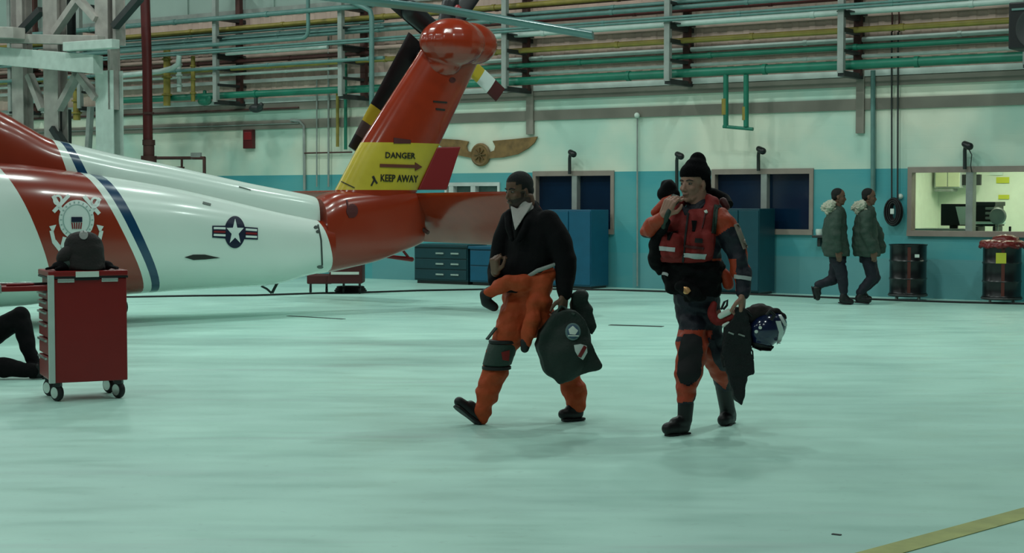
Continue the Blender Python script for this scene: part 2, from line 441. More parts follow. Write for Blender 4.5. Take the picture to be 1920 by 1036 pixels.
def window(idx, q, mull, glass, depth=.1, fw=.07, sill=True):
    u0, u1, z0, z1 = q
    root = thing('window_%d' % idx, W((u0 + u1) / 2, 0, z0), None, None); root['kind'] = 'structure'
    mb = MB(); mb.wbox(u0, u1, -.16, .03, z1 - fw, z1 + .02); mb.wbox(u0, u1, -.16, .05 if sill else .02, z0 - .02, z0 + fw)
    mb.wbox(u0, u0 + fw, -.16, .03, z0 + fw, z1 - fw); mb.wbox(u1 - fw, u1, -.16, .03, z0 + fw, z1 - fw)
    mb.build('window_frame', 'frame_paint' if sill else 'white_steel', root)
    for m_ in mull: MB().wbox(m_ - .055, m_ + .055, -.15, .025, z0 + fw, z1 - fw).build('mullion', 'grey_steel' if sill else 'white_steel', root)
    e = [u0 + fw] + list(mull) + [u1 - fw]
    for a, b in zip(e, e[1:]): MB().wbox(a, b, -depth - .01, -depth, z0 + fw, z1 - fw).build('pane', glass, root)
    return root
window(1, WIN[0], [wp(1078, 380)[0]], 'blue_glass')
window(2, WIN[1], [wp(1433, 380)[0]], 'blue_glass')
gm = bpy.data.materials.new('clear_glass'); gm.use_nodes = True; nt = gm.node_tree; b_ = nt.nodes['Principled BSDF']
b_.inputs['Transmission Weight'].default_value = 1; b_.inputs['Roughness'].default_value = 0; b_.inputs['IOR'].default_value = 1.01; b_.inputs['Base Color'].default_value = (.9, 1, .95, 1)
MATS['clear_glass'] = gm
window(3, WIN[2], [wp(1818, 380)[0]], 'clear_glass')
M('dim_glass', (90, 110, 105), .2, var=.4, scale=3)
wa = [wp(847, 350)[0], wp(888, 350)[0]]
window(4, WIN[3], wa, 'dim_glass', fw=.05, sill=False)
# office behind window 3
q = WIN[2]; a, b = q[0] - .6, U1 - .05
M('office_wall', (228, 232, 214), .7, var=.05)
mb = MB(); mb.wbox(a, b, -3.3, -3.2, 0, 2.7); mb.wbox(a - .1, a, -3.3, -.2, 0, 2.7); mb.wbox(b, b + .1, -3.3, -.2, 0, 2.7)
mb.build('wall_office', 'office_wall', kind='structure')
MB().wbox(a - .1, b + .1, -3.3, -.2, 2.7, 2.8).build('ceiling_office', 'office_wall', kind='structure')
for uu in (q[0] + 1.0, q[0] + 3.2):
    l = area(W(uu, -1.7, 2.62), 48, .45, (1.0, 1.0, .82)); l.name = 'office_lamp_light'
    r = thing('ceiling_light', W(uu, -1.7, 2.64), 'office ceiling light over the %s half of the room behind the right window' % ('left' if uu < q[0] + 2 else 'right'), 'light', 'office ceiling lights')
    MB().wbox(uu - .6, uu + .6, -2.0, -1.4, 2.66, 2.7).build('housing', 'white_steel', r)
    MB().wbox(uu - .55, uu + .55, -1.95, -1.45, 2.645, 2.66).build('diffuser', mat('diffuser', (240, 240, 210), emit=((240, 240, 200), 1.5)), r)

def wz(px, py, n): return wp(px, py, n)
# things in the office
def obox(name, x0, y0, x1, y1, n, dp, m, label=None, cat=None, parent=None, bevel=.01):
    a = wp(x0, y0, n); b = wp(x1, y1, n)
    return MB().wbox(a[0], b[0], n - dp, n, b[1], a[1]).build(name, m, parent, bevel=bevel, label=label, cat=cat)
def trio(name, px, py, n, label, cat, group=None):
    a = wp(px, py, n); return thing(name, W(a[0], n, a[1]), label, cat, group)
r = trio('wall_cabinet', 1782, 358, -2.8, 'pale wall cabinet inside the office, left of the window mullion', 'cabinet')
obox('body', 1752, 318, 1800, 352, -2.8, .35, 'white_steel', parent=r); obox('door', 1754, 320, 1775, 350, -2.78, .02, 'cream_paint', parent=r); obox('door', 1777, 320, 1799, 350, -2.78, .02, 'cream_paint', parent=r)
obox('shelf', 1752, 354, 1785, 359, -2.75, .3, 'grey_steel', parent=r)
obox('wall_monitor', 1800, 327, 1838, 347, -2.9, .08, 'dark_steel', 'small dark screen mounted high on the office wall behind the mullion', 'monitor')
r = trio('printer', 1840, 425, -.9, 'large black copier on the office desk, right of the mullion', 'printer')
obox('body', 1826, 380, 1864, 417, -.9, .5, 'black_plastic', parent=r); obox('scanner_lid', 1822, 378, 1866, 386, -.88, .55, 'dark_steel', parent=r)
for k in range(3): obox('paper_tray', 1847, 388 + k * 9, 1864, 393 + k * 9, -.86, .3, 'grey_steel', parent=r)
obox('output_tray', 1828, 415, 1872, 420, -.8, .4, 'paper', parent=r)
r = trio('printer_stand', 1840, 440, -.9, 'black stand under the office copier', 'stand')
obox('top', 1826, 420, 1866, 424, -.9, .5, 'black_plastic', parent=r)
for x in (1828, 1861): obox('leg', x, 424, x + 3, 560, -.9, .4, 'dark_steel', parent=r)
r = trio('computer_monitor', 1785, 425, -.8, 'black computer monitor seen from behind, left of the mullion', 'monitor')
obox('screen', 1764, 382, 1812, 423, -.8, .06, 'black_plastic', parent=r); obox('stand', 1780, 421, 1795, 430, -.85, .05, 'black_plastic', parent=r)
a0 = wp(1792, 387, -.76); a1 = wp(1812, 387, -.76); a2 = wp(1812, 421, -.76); a3 = wp(1800, 421, -.76)
MB().prism([W(a0[0], -.76, a0[1]), W(a1[0], -.76, a1[1]), W(a2[0], -.76, a2[1]), W(a3[0], -.76, a3[1])], ND * .01).build('paper_sheet', 'paper', label='white paper sheet standing against the black office monitor', cat='paper')
r = trio('office_desk', 1790, 440, -.75, 'grey office desk running along inside the right window', 'desk')
obox('desktop', 1712, 428, 1812, 435, -.5, .7, 'grey_steel', parent=r)
for x in (1716, 1802): obox('leg', x, 435, x + 4, 560, -.6, .5, 'grey_steel', parent=r)
r = trio('desk_fan', 1873, 425, -.8, 'small pale round fan beside the office copier', 'fan')
c = wp(1871, 405, -.8); MB().lathe(W(c[0], -.8, c[1]), [(.02, -.04), (.12, -.03), (.14, 0), (.12, .03), (.02, .04)], ax=ND).build('cage', 'grey_steel', r, smooth=True)
MB().tube([W(c[0], -.8, c[1] - .1), W(c[0], -.8, c[1] - .26)], .015).build('stem', 'grey_steel', r)
MB().lathe(W(c[0], -.8, c[1] - .28), [(.1, 0), (.09, .02), (.02, .03)]).build('base', 'grey_steel', r)
for nm, x0, y0, x1, y1, cc, lb in (('notice', 1868, 332, 1892, 343, 'yellow_label', 'upper yellow-green notice pinned on the office wall'), ('notice', 1872, 365, 1892, 373, 'yellow_label', 'lower yellow-green notice pinned on the office wall'), ('notice', 1856, 318, 1880, 328, 'paper', 'white notice pinned topmost on the office wall')):
    obox(nm, x0, y0, x1, y1, -3.18, .01, cc, lb, 'notice', bevel=0)
obox('desk_bottle', 1891, 424, 1895, 438, -.3, .04, 'black_plastic', 'thin dark bottle on the sill behind the red-topped drum', 'bottle')

# ------------------------------------------------------------------ pipe rack
def pipe(px, py, n, r, m, label, x0=None, x1=None, cat='pipe'):
    z = wp(px, py, n)[1]; a = wp(x0, 200, n)[0] if x0 is not None else U0 + 1; b = wp(x1, 200, n)[0] if x1 is not None else U1 - .5
    mb = MB(); mb.tube([W(a, n, z), W(b, n, z)], r)
    k = a + 1.3
    while k < b - .3: mb.tube([W(k, n, z), W(k + .07, n, z)], r * 1.22); k += 2.6     # couplings
    return mb.build('pipe', m, smooth=True, label=label, cat=cat)
pipe(1430, 130, .5, .075, 'green_pipe', 'thick green pipe, lowest of the wall rack', x0=640)
pipe(1430, 98, .45, .045, 'green_pipe', 'thinner green pipe just above the lowest thick green one', x0=760)
pipe(1430, 67, .45, .05, 'yellow_pipe', 'long yellow pipe, lowest yellow run of the wall rack')
pipe(1430, 34, .6, .05, 'white_pipe', 'pale white pipe above the yellow pipe of the rack', x0=905)
pipe(1430, 25.5, .95, .022, 'teal_pipe', 'thin grey-green conduit, lower of a close pair on the rack front')
pipe(1430, 20, .95, .022, 'teal_pipe', 'thin grey-green conduit, upper of a close pair on the rack front')
pipe(1430, 8, .3, .04, 'red_pipe', 'dark red pipe behind the grey conduits at the top of the rack', x0=850)
pipe(1430, 2, .65, .04, 'teal_pipe', 'grey-green pipe above the dark red pipe of the rack')
pipe(1430, -8, .6, .035, 'teal_pipe', 'second grey-green pipe near the top edge of the rack')
pipe(1250, -12, .5, .05, 'yellow_pipe', 'upper yellow pipe crossing above the tail rotor')
pipe(1430, -22, .4, .03, 'rust_steel', 'brown pipe topmost on the rack')
pipe(1430, 85, .12, .04, 'white_pipe', 'pale pipe lying against the brown siding', x0=905)
pipe(1430, 115, .12, .03, 'white_pipe', 'pale thin pipe low against the brown siding', x0=905)
# left continuation at lower levels, seen above the fuselage
pipe(600, 18, .97, .05, 'teal_pipe', 'thick grey-green pipe, uppermost run left of the tail rotor', x1=700)
pipe(560, 52, .5, .025, 'teal_pipe', 'thin grey pipe under the uppermost left run', x1=720)
pipe(560, 62, .7, .022, 'teal_pipe', 'thin grey pipe between two left runs above the elbow pipe', x1=720)
pipe(560, 118, .96, .035, 'teal_pipe', 'grey-green pipe passing in front of the yellow valves', x1=720)
pipe(560, 92, .7, .035, 'white_pipe', 'pale pipe ending beside the tail rotor blade', x0=425, x1=615)
pipe(560, 172, .6, .07, 'green_pipe', 'thick green pipe, lowest left run behind the red standpipe', x0=230, x1=645)
pipe(560, 132, .4, .03, 'white_pipe', 'thin pale pipe low on the left siding', x1=640)
pipe(560, 108, .3, .045, 'rust_steel', 'brown pipe in the shade of the left rack', x1=700)
pipe(430, 207, .06, .018, 'rust_steel', 'thin brown conduit running low along the left cream wall', x1=560)
pipe(430, 235, .06, .012, 'grey_steel', 'thin grey conduit on the left cream wall above the alarm box', x1=560)
# elbow pipe
zz = wp(480, 78, .95)[1]; ue = wp(578, 75, .95)[0]; ua = U0 + 1
pts = [W(ua, .95, zz), W(ue - .15, .95, zz)] + [W(ue - .15 + .15 * math.sin(t), .95, zz + .15 - .15 * math.cos(t)) for t in (.4, .8, 1.2, 1.57)] + [W(ue, .95, zz + 1.4)]
MB().tube(pts, .04).build('elbow_pipe', 'teal_pipe', smooth=True, label='grey-green pipe turning upward in an elbow left of the tail rotor', cat='pipe')
# hanger frames
def frame(px, label, src=None):
    u = wp(px, 150, .85)[0]; z0 = wp(px, 152, .85)[1]
    if src is not None:
        o = copy_tree(src[0]); o.location = src[0].location + UD * (u - src[1]); o['label'] = label; return o, u
    r = thing('pipe_rack_frame', W(u, .5, z0), label, 'rack frame', 'hanger frames of the pipe rack')
    MB().wbox(u - .05, u + .05, .80, .90, z0, 6.6).build('post', 'grey_steel', r)
    MB().wbox(u - .06, u + .06, .10, .20, z0, 6.6).build('rear_post', 'rust_steel', r)
    for zz, t in ((z0 + .04, .09), (z0 + .38, .05), (z0 + .72, .07), (z0 + 1.0, .12), (z0 + 1.35, .05), (z0 + 1.75, .07), (z0 + 2.3, .07)):
        MB().wbox(u - .055, u + .055, .0, .86, zz - t, zz).build('arm', 'dark_steel', r)
    MB().wbox(u - .08, u + .14, .1, .86, z0 + .97, z0 + .99).build('plate', 'dark_steel', r)
    return r, u
F0 = frame(1252, 'pipe rack hanger frame above the man in the black beanie')
for px, lb in ((1577, 'pipe rack hanger frame above the two men in parkas'), (947, 'pipe rack hanger frame just right of the tail rotor blade tip'), (640, 'pipe rack hanger frame left of the tail fin'), (405, 'pipe rack hanger frame right of the red standpipe'), (1925, 'pipe rack hanger frame at the right edge above the office window'), (150, 'pipe rack hanger frame behind the steel tower'), (20, 'pipe rack hanger frame at the far left')):
    frame(px, lb, F0)
# green hanging U loop
def wtube(name, pts, r, m, label, cat='pipe', parent=None, n=10, group=None):
    P = []
    for x, y, nn in pts:
        u, z = wp(x, y, nn); P.append(W(u, nn, z))
    return MB().tube(P, r, n).build(name, m, parent, smooth=True, label=label, cat=cat, group=group)
r = trio('pipe_drop', 1380, 240, .5, 'green pipe loop hanging below the rack over the middle window', 'pipe')
wtube('riser', [(1361, 132, .5), (1361, 238, .5)], .045, 'green_pipe', None, None, r)
wtube('riser', [(1399, 140, .5), (1399, 238, .5)], .045, 'green_pipe', None, None, r)
wtube('crossbar', [(1356, 237, .5), (1412, 242, .5)], .03, 'green_pipe', None, None, r)
wtube('valve', [(1359, 185, .5), (1359, 215, .5)], .055, 'yellow_pipe', 'yellow painted section', None, r)
wtube('valve', [(1397, 200, .5), (1397, 225, .5)], .05, 'yellow_pipe', 'yellow painted section', None, r)
# vertical conduits
wtube('conduit', [(1637, 132, .06), (1637, 320, .06), (1637, 360, .06)], .04, 'teal_pipe', 'pale vertical conduit right of the parka men reaching the wainscot', 'conduit')
wtube('conduit', [(1195, 218, .05), (1195, 536, .05)], .015, 'grey_steel', 'thin vertical conduit left of the beanie man with pale cap', 'conduit')
c = wp(1195, 216, .08); MB().sph(W(c[0], .09, c[1]), .05).build('junction_cap', 'paper', smooth=True, label='small round white cap atop the thin conduit', cat='cap')
wtube('conduit', [(545, 225, .05), (562, 227, .05), (570, 236, .05), (571, 356, .05)], .03, 'grey_steel', 'grey conduit bending down the cream wall right of the red alarm box', 'conduit')
wtube('conduit', [(616, 60, .08), (616, 350, .08)], .022, 'grey_steel', 'thin grey vertical conduit left of the yellow one', 'conduit')
wtube('conduit', [(633, 175, .1), (633, 275, .1)], .035, 'yellow_pipe', 'yellow vertical conduit left of the tail fin', 'conduit')
wtube('conduit', [(648, 90, .12), (648, 280, .12)], .035, 'green_pipe', 'green vertical conduit beside the yellow one', 'conduit')
wtube('conduit', [(640, -5, 1.05), (683, 14, 1.05), (694, 20, 1.05), (697, 32, 1.05), (697, 275, 1.05)], .05, 'teal_pipe', 'grey pipe bending downward behind the tail fin leading edge', 'conduit')
wtube('conduit', [(594, 150, .07), (594, 350, .07)], .016, 'grey_steel', 'thin grey conduit between the bent one and the fin', 'conduit')
wtube('conduit', [(571, 287, .07), (660, 285, .07)], .016, 'rust_steel', 'short level conduit joining the vertical ones on the left wall', 'conduit')
r = trio('hoist_cable', 1677, 420, .1, 'dark coiled cable hanging on twin conduits between parka men and office window', 'cable')
wtube('cable', [(1672, 60, .08), (1672, 375, .08)], .014, 'dark_steel', None, None, r)
wtube('cable', [(1684, 60, .08), (1683, 375, .08)], .014, 'dark_steel', None, None, r)
c = wp(1676, 397, .12); mb = MB()
for k in range(10):
    mb.tube([W(c[0] + (.045 + k * .011) * math.sin(t) - .01 * k / 9, .10 + (k % 3) * .03, c[1] + (.13 + k * .010) * math.cos(t)) for t in [2 * math.pi * i / 20 for i in range(21)]], .016, 8)
mb.build('coil', 'black_rubber', r, smooth=True)
obox('cable_tag', 1669, 391, 1676, 401, .28, .01, 'paper', parent=r)
c = wp(1688, 368, .03); MB().sph(W(c[0], .03, c[1]), .045).build('wall_bell', 'paper', smooth=True, label='small round white fitting on the blue wall right of the cable coil', cat='fitting')
# twin thin conduits up on siding and others
for x, lb in ((1673, 'left'), (1686, 'right')):
    wtube('conduit', [(x, -40, .09), (x, 60, .09)], .016, 'rust_steel', '%s of the twin brown conduits on the siding above the cable coil' % lb, 'conduit')
# gooseneck lamps
def neck(px, ytop, ybot, label, col='dark_steel'):
    r = trio('wall_lamp', px, ybot, .1, label, 'lamp', 'gooseneck lamps over the windows')
    wtube('stem', [(px - 2, ybot, .08), (px - 2, ytop + 12, .10), (px - 1, ytop + 5, .14), (px + 2, ytop + 2, .2)], .03, col, None, None, r)
    u, z = wp(px + 3, ytop + 2, .22); MB().cap(W(u - .05, .2, z + .02), .05, W(u + .04, .24, z - .02), .06).build('lamp_head', 'black_plastic', r, smooth=True)
    return r
neck(1070, 285, 326, 'gooseneck lamp over the left window')
neck(1424, 279, 320, 'gooseneck lamp over the middle window')
neck(1811, 270, 317, 'gooseneck lamp over the bright office window')
neck(1271, 289, 360, 'gooseneck lamp with blue pole behind the beanie man')
wtube('lamp_cord', [(1814, 275, .2), (1822, 290, .2), (1820, 310, .1), (1822, 322, .04)], .008, 'dark_steel', 'thin cord looping from the lamp over the office window', 'cord')
# winged badge
def wpoly(P, n, t):
    return [W(*((lambda a: (a[0], n, a[1]))(wp(x, y, n)))) for x, y in P]
r = trio('winged_badge', 902, 314, .03, 'gold winged badge mounted on the cream wall right of the tail fin', 'wall badge')
MB().prism(wpoly([(925, 264), (960, 261), (1009, 256), (1003, 268), (990, 279), (972, 289), (945, 295), (915, 297), (912, 288), (928, 282), (930, 274)], .02, .02), ND * .03).build('wing', 'gold_wood', r)
MB().prism(wpoly([(880, 265), (862, 262), (815, 259), (822, 270), (838, 281), (860, 291), (890, 297), (893, 288), (878, 283), (876, 274)], .02, .02), ND * .03).build('wing', 'gold_wood', r)
u, z = wp(902, 290, .02); MB().lathe(W(u, .02, z), [(.22, 0), (.22, .03), (.19, .05), (.17, .04), (.001, .04)], ax=ND, n=28).build('disc', 'gold_wood', r)
mb = MB()
for k in range(4): a = k * math.pi / 4; mb.beam(W(u - .13 * math.cos(a), .075, z - .13 * math.sin(a)), W(u + .13 * math.cos(a), .075, z + .13 * math.sin(a)), .025, .02, ND)
mb.build('star', mat('gold_dark', (105, 80, 45), .5), r)
r = trio('alarm_box', 463, 279, .1, 'flat red alarm box on the cream wall above the fuselage', 'alarm box')
obox('body', 455, 243, 473, 278, .1, .1, 'red_pipe', parent=r); obox('cover', 457, 247, 471, 262, .115, .02, 'red_decal', parent=r)
# wall shelf near the parka men
r = trio('wall_shelf', 1535, 442, .15, 'small dark shelf under the right end of the middle window', 'shelf')
obox('board', 1522, 441, 1548, 446, .22, .22, 'dark_steel', parent=r); obox('bracket', 1532, 446, 1538, 462, .12, .12, 'dark_steel', parent=r)
u, z = wp(1536, 441, .12); MB().lathe(W(u, .12, z + .005), [(.05, 0), (.06, .06), (.055, .1), (.03, .1)]).build('white_pot', 'paper', smooth=True, label='white pot on the small dark wall shelf', cat='pot')
# speaker top right
r = trio('wall_speaker', 1912, 92, .9, 'large black speaker box cut by the upper right corner', 'speaker')
a = wp(1890, 92, 1.6); z1 = wp(1890, 5, 1.6)[1]
MB().wbox(a[0], a[0] + .9, 1.02, 1.6, a[1], z1).build('cabinet', 'black_plastic', r, bevel=.02)
mb = MB(); mb.lathe(W(a[0] + .42, 1.6, (a[1] + z1) / 2 - .05), [(.30, 0), (.31, .02), (.28, .02), (.24, -.0), (.05, .01), (.001, .02)], ax=ND, n=28); mb.build('cone', 'dark_steel', r, smooth=True)
MB().wbox(a[0] + .05, a[0] + .25, 1.6, 1.62, z1 - .12, z1 - .09).build('handle', 'teal_pipe', r)
MB().wbox(a[0] + .7, a[0] + .76, 1.2, 1.3, z1 - .02, z1 + .9).build('bracket', 'dark_steel', r)

# ------------------------------------------------------------------ furniture along the wall
def locker(name, x0, x1s, x1, ytop, ybase, m, label, doors=2, dp=None):
    # x0..x1s front, x1s..x1 right side; front plane n
    n = .75; 
    for _ in range(30):
        u0 = wp(x0, ybase, n)[0]; 
        p = g(x1s, ybase)
        break
    u1 = wp(x1s, ybase, n)[0]; z = wp(x1s, ytop, n)[1]
    r = thing(name, W((u0 + u1) / 2, n / 2, 0), label, 'cabinet')
    MB().wbox(u0, u1, .12, n - .02, .04, z).build('body', m, r, bevel=.008)
    MB().wbox(u0 + .03, u1 - .03, .16, n - .06, 0, .05).build('plinth', 'dark_steel', r)
    for k in range(doors):
        a = u0 + (u1 - u0) * k / doors; b = u0 + (u1 - u0) * (k + 1) / doors
        d = MB().wbox(a + .01, b - .01, n - .02, n, .07, z - .03).build('door', m, r, bevel=.004)
        hx = b - .06 if k % 2 == 0 else a + .06
        MB().wbox(hx - .01, hx + .01, n, n + .02, z * .5, z * .5 + .12).build('handle', 'chrome', d)
    return r
locker('locker_cabinet', 1025, 1107, 1145, 393, 536, 'blue_locker', 'tall blue steel cabinet behind the man in the black coat')
locker('locker_cabinet', 1345, 1422, 1452, 391, 548, 'teal_locker', 'tall dark teal steel cabinet behind the man in the red vest')
def bench(x0, x1, ytop, n, m, label, rows):
    u0 = wp(x0, 520, n)[0]; u1 = wp(x1, 520, n)[0]; z = wp((x0 + x1) / 2, ytop, n)[1]
    r = thing('tool_cabinet', W((u0 + u1) / 2, n - .3, 0), label, 'cabinet')
    MB().wbox(u0, u1, n - .6, n - .02, .06, z - .04).build('body', m, r, bevel=.01)
    MB().wbox(u0 - .02, u1 + .02, n - .62, n + .02, z - .05, z).build('top', m, r, bevel=.008)
    MB().wbox(u0 + .03, u1 - .03, n - .57, n - .07, 0, .07).build('plinth', 'dark_steel', r)
    for k in range(rows):
        z0_ = .09 + (z - .15) * k / rows; z1_ = .07 + (z - .15) * (k + 1) / rows
        d = MB().wbox(u0 + .02, u1 - .02, n - .02, n, z0_, z1_).build('drawer', m, r, bevel=.004)
        for fx in (.5, .78):
            hx = u0 + (u1 - u0) * fx; MB().wbox(hx - .09, hx + .09, n, n + .025, z1_ - .1, z1_ - .07).build('handle', 'chrome', d)
    return r
bench(776, 876, 458, .9, 'teal_bench', 'low dark teal tool cabinet with chrome handles beneath the tail stabilator', 3)
bench(880, 985, 462, .9, 'blue_locker', 'low blue cabinet right of the dark teal one behind the coat man', 2)

def drum(px, label, red, src=None):
    n = .52; u = wp(px, 545, n)[0]; h = .88
    c = W(u, n, 0); r = thing('oil_drum' if True else '', c, label, 'drum', 'black drums on dollies along the wall')
    prof = [(.285, .10), (.295, .11), (.285, .125)]
    for zz in (.34, .62): prof += [(.285, zz - .02), (.298, zz), (.285, zz + .02)]
    prof += [(.285, h - .03), (.30, h - .01), (.30, h), (.27, h), (.27, h - .02), (.001, h - .02)]
    b = MB().lathe(c, [(.001, .10)] + prof, 32).build('barrel', 'drum_black', r, smooth=True)
    toc = (CAM - c); toc.z = 0; toc.normalize(); sd = V((-toc.y, toc.x, 0))
    MB().fbox(c + toc * .283 - sd * .03 - sd * -.02 + V((0, 0, .12)), sd * .05, toc * .008, V((0, 0, .72))).build('stripe', 'drum_red', r)
    MB().lathe(c, [(.001, .06), (.30, .06), (.31, .08), (.30, .10), (.001, .10)], 28).build('dolly', 'dark_steel', r)
    for k in range(4):
        a = k * math.pi / 2 + .5; q = c + V((math.cos(a), math.sin(a), 0)) * .24 + V((0, 0, .032))
        MB().lathe(q - V((.015, 0, 0)), [(.012, 0), (.032, .003), (.032, .027), (.012, .03)], 14, ax=V((1, 0, 0))).build('caster', 'grey_steel', r, smooth=True)
    if not red:
        MB().fbox(c + toc * .285 + sd * .10 + V((0, 0, .68)), sd * .07, toc * .004 - sd * 0, V((0, 0, .05))).build('sticker', 'paper', r)
    return r, c, toc, sd
drum(1702, 'black drum with red stripe, open top, beside the parka men', False)
r, c, toc, sd = drum(1878, 'black drum with red bag top and yellow label under the office window', True)
MB().fbox(c + toc * .293 - sd * .09 + V((0, 0, .62)), sd * .15, toc * .004, V((0, 0, .16))).build('label_sticker', 'yellow_label', r)
mb = MB(); mb.ell(c + V((0, 0, .93)), (V((.34, 0, 0)), V((0, .34, 0)), V((0, 0, .05)))); mb.ell(c + V((.05, 0, .98)), (V((.2, 0, 0)), V((0, .2, 0)), V((0, 0, .07))))
for k in range(40): a = k * math.pi / 20; mb.cap(c + V((math.cos(a) * .3, math.sin(a) * .3, .92)), .035, c + V((math.cos(a) * (.32 + .012 * math.sin(k * 1.9)), math.sin(a) * .33, .875 + .012 * math.sin(k * 1.3))), .03)
mb.build('bin_bag', 'bag_red', remesh=.012, it=3, wr=.015, wrs=14, label='red plastic liner folded over the rim of the right drum', cat='bag')

# ------------------------------------------------------------------ floor marks
P = [(-40, 556), (100, 557), (250, 556), (360, 554), (480, 553), (600, 549), (700, 547), (790, 544), (900, 542), (1000, 541), (1150, 543), (1250, 546), (1380, 550), (1500, 555), (1600, 559), (1700, 563), (1800, 566), (1920, 569), (2000, 571)]
MB().tube([g(x, y, .015) for x, y in P], .015, 8).build('floor_cable', 'black_rubber', smooth=True, label='long black cable lying on the floor along the back wall', cat='cable')
M('floor_yellow', (178, 184, 108), .5, var=.25, scale=5)
a, b, c2, d = g(1600, 1040, .003), g(1685, 1036, .003), g(1990, 945, .003), g(1990, 928, .003)
mb = MB(); A = g(1585, 1042, 0); B = g(2000, 930, 0); dd = (B - A).normalized(); sx = V((-dd.y, dd.x, 0)) * -.075
A -= dd * 2; B += dd * 1.5
mb.fbox(A + V((0, 0, .0005)), B - A, sx * 2, V((0, 0, .003))); mb.build('floor_line', 'floor_yellow', label='yellow line painted on the floor, lower right corner', cat='floor line')
for (x0, y0, x1, y1, dp_, lb) in ((1143, 609, 1243, 612, .12, 'long dark floor grate between the two walking men'), (540, 592, 645, 598, .07, 'narrow dark floor grate below the fuselage'), (1560, 1001, 1577, 1003, .02, 'tiny dark floor slot near the yellow line')):
    A = g(x0, y0); B = g(x1, y1); dd = (B - A).normalized(); sx = V((-dd.y, dd.x, 0)) * dp_
    MB().fbox(A - sx / 2 + V((0, 0, .0004)), B - A, sx, V((0, 0, .004))).build('floor_grate', 'grey_steel' if dp_ > 1 else 'dark_steel', bevel=.001, label=lb, cat='floor grate')
# ------------------------------------------------------------------ steel tower, left
M('tower_paint', (160, 154, 148), .5, var=.3, scale=3); M('tower_pale', (182, 195, 187), .5, var=.12)
NT = 3.6
def tpt(x, y, n=NT): u, z = wp(x, y, n); return W(u, n, z)
tow = thing('steel_tower', W(wp(120, 300, NT)[0], NT, 0), 'pale steel truss tower standing behind the fuselage at the left', 'steel tower')
def column(x, y0, wd, name='column', m='tower_paint', n=NT, ytop=-60):
    u = wp(x, y0, n)[0]; zt = wp(x, ytop, n)[1]; zb = 0 if y0 > 290 else wp(x, y0, n)[1]
    mb = MB(); h = wd / 2
    mb.wbox(u - h, u + h, n - .02, n + .0, zb, zt); mb.wbox(u - h, u + h, n - .26, n - .24, zb, zt); mb.wbox(u - .012, u + .012, n - .24, n - .02, zb, zt)
    mb.build(name, m, tow, bevel=.003)
column(36, 400, .34); column(98, 400, .42); column(198, 400, .50, m='tower_pale', ytop=132)
column(190, 84, .36, ytop=-60); column(118, 84, .2, ytop=-60, n=NT - .5, m='dark_steel')
column(214, 84, .08, ytop=-60); column(26, 55, .16)
column(205, 205, .07, ytop=80)
mb = MB(); p0 = tpt(-90, 97, NT + .3); p1 = tpt(184, 121, NT + .3); mb.beam(p0, p1, .36, .25, V((0, 0, 1))); mb.build('cross_beam', 'tower_pale', tow, bevel=.01)
mb = MB(); mb.beam(tpt(125, 88, NT + .45), tpt(217, 82, NT + .45), .17, .2, V((0, 0, 1))); mb.build('cross_beam', 'tower_pale', tow, bevel=.01)
mb = MB(); mb.beam(tpt(-90, 70, NT + .35), tpt(190, 76, NT + .35), .18, .2, V((0, 0, 1))); mb.build('cross_beam', 'tower_paint', tow, bevel=.01)
mb = MB(); mb.beam(tpt(-60, 60, NT + .6), tpt(36, 62, NT + .6), .22, .3, V((0, 0, 1))); mb.build('end_plate', 'tower_paint', tow, bevel=.01)
for a, b, m in (((102, 62), (148, -4), 'tower_paint'), ((145, -4), (182, 36), 'tower_paint'), ((36, 62), (78, 18), 'dark_steel'), ((110, 205), (150, 130), 'tower_paint'), ((182, 185), (142, 132), 'tower_paint'), ((215, 50), (262, -4), 'dark_steel'), ((100, 240), (132, 290), 'dark_steel'), ((80, 205), (55, 140), 'tower_paint')):
    MB().beam(tpt(*a), tpt(*b), .16, .12, ND).build('brace', m, tow)
mb = MB(); mb.beam(tpt(165, 290, NT - .3), tpt(170, 200, NT - .3), .1, .1, ND); mb.build('brace', 'grey_steel', tow)
mb = MB(); mb.beam(tpt(120, 400, NT - .35), tpt(118, 205, NT - .35), .26, .2, ND); mb.build('column', 'dark_steel', tow)
# red standpipe
r = thing('standpipe', W(wp(278, 300, 1.6)[0], 1.6, 0), 'tall dark red standpipe with clamps behind the fuselage', 'pipe')
wtube('pipe_body', [(271, -40, 1.6), (276, 130, 1.6), (279, 420, 1.6)], .10, 'red_pipe', None, None, r, n=16)
for y0_, y1_, rr in ((262, 272, .13), (292, 304, .16), (272, 292, .115), (210, 214, .11)):
    wtube('clamp', [(279, y0_, 1.6), (279, y1_, 1.6)], rr, 'rust_steel', None, None, r, n=16)
r = trio('pipe_rail', 340, 330, 1.0, 'grey pipe railing right of the red standpipe', 'railing')
wtube('top_rail', [(290, 296, 1.0), (384, 296, 1.0)], .035, 'rust_steel', None, None, r)
wtube('post', [(383, 296, 1.0), (384, 420, 1.0)], .035, 'rust_steel', None, None, r)
wtube('post', [(341, 296, 1.0), (341, 420, 1.0)], .025, 'rust_steel', None, None, r)
wtube('lower_rail', [(290, 313, 1.0), (345, 314, 1.0)], .02, 'rust_steel', None, None, r)
obox('cap_plate', 357, 286, 375, 298, 1.03, .06, 'grey_steel', parent=r)
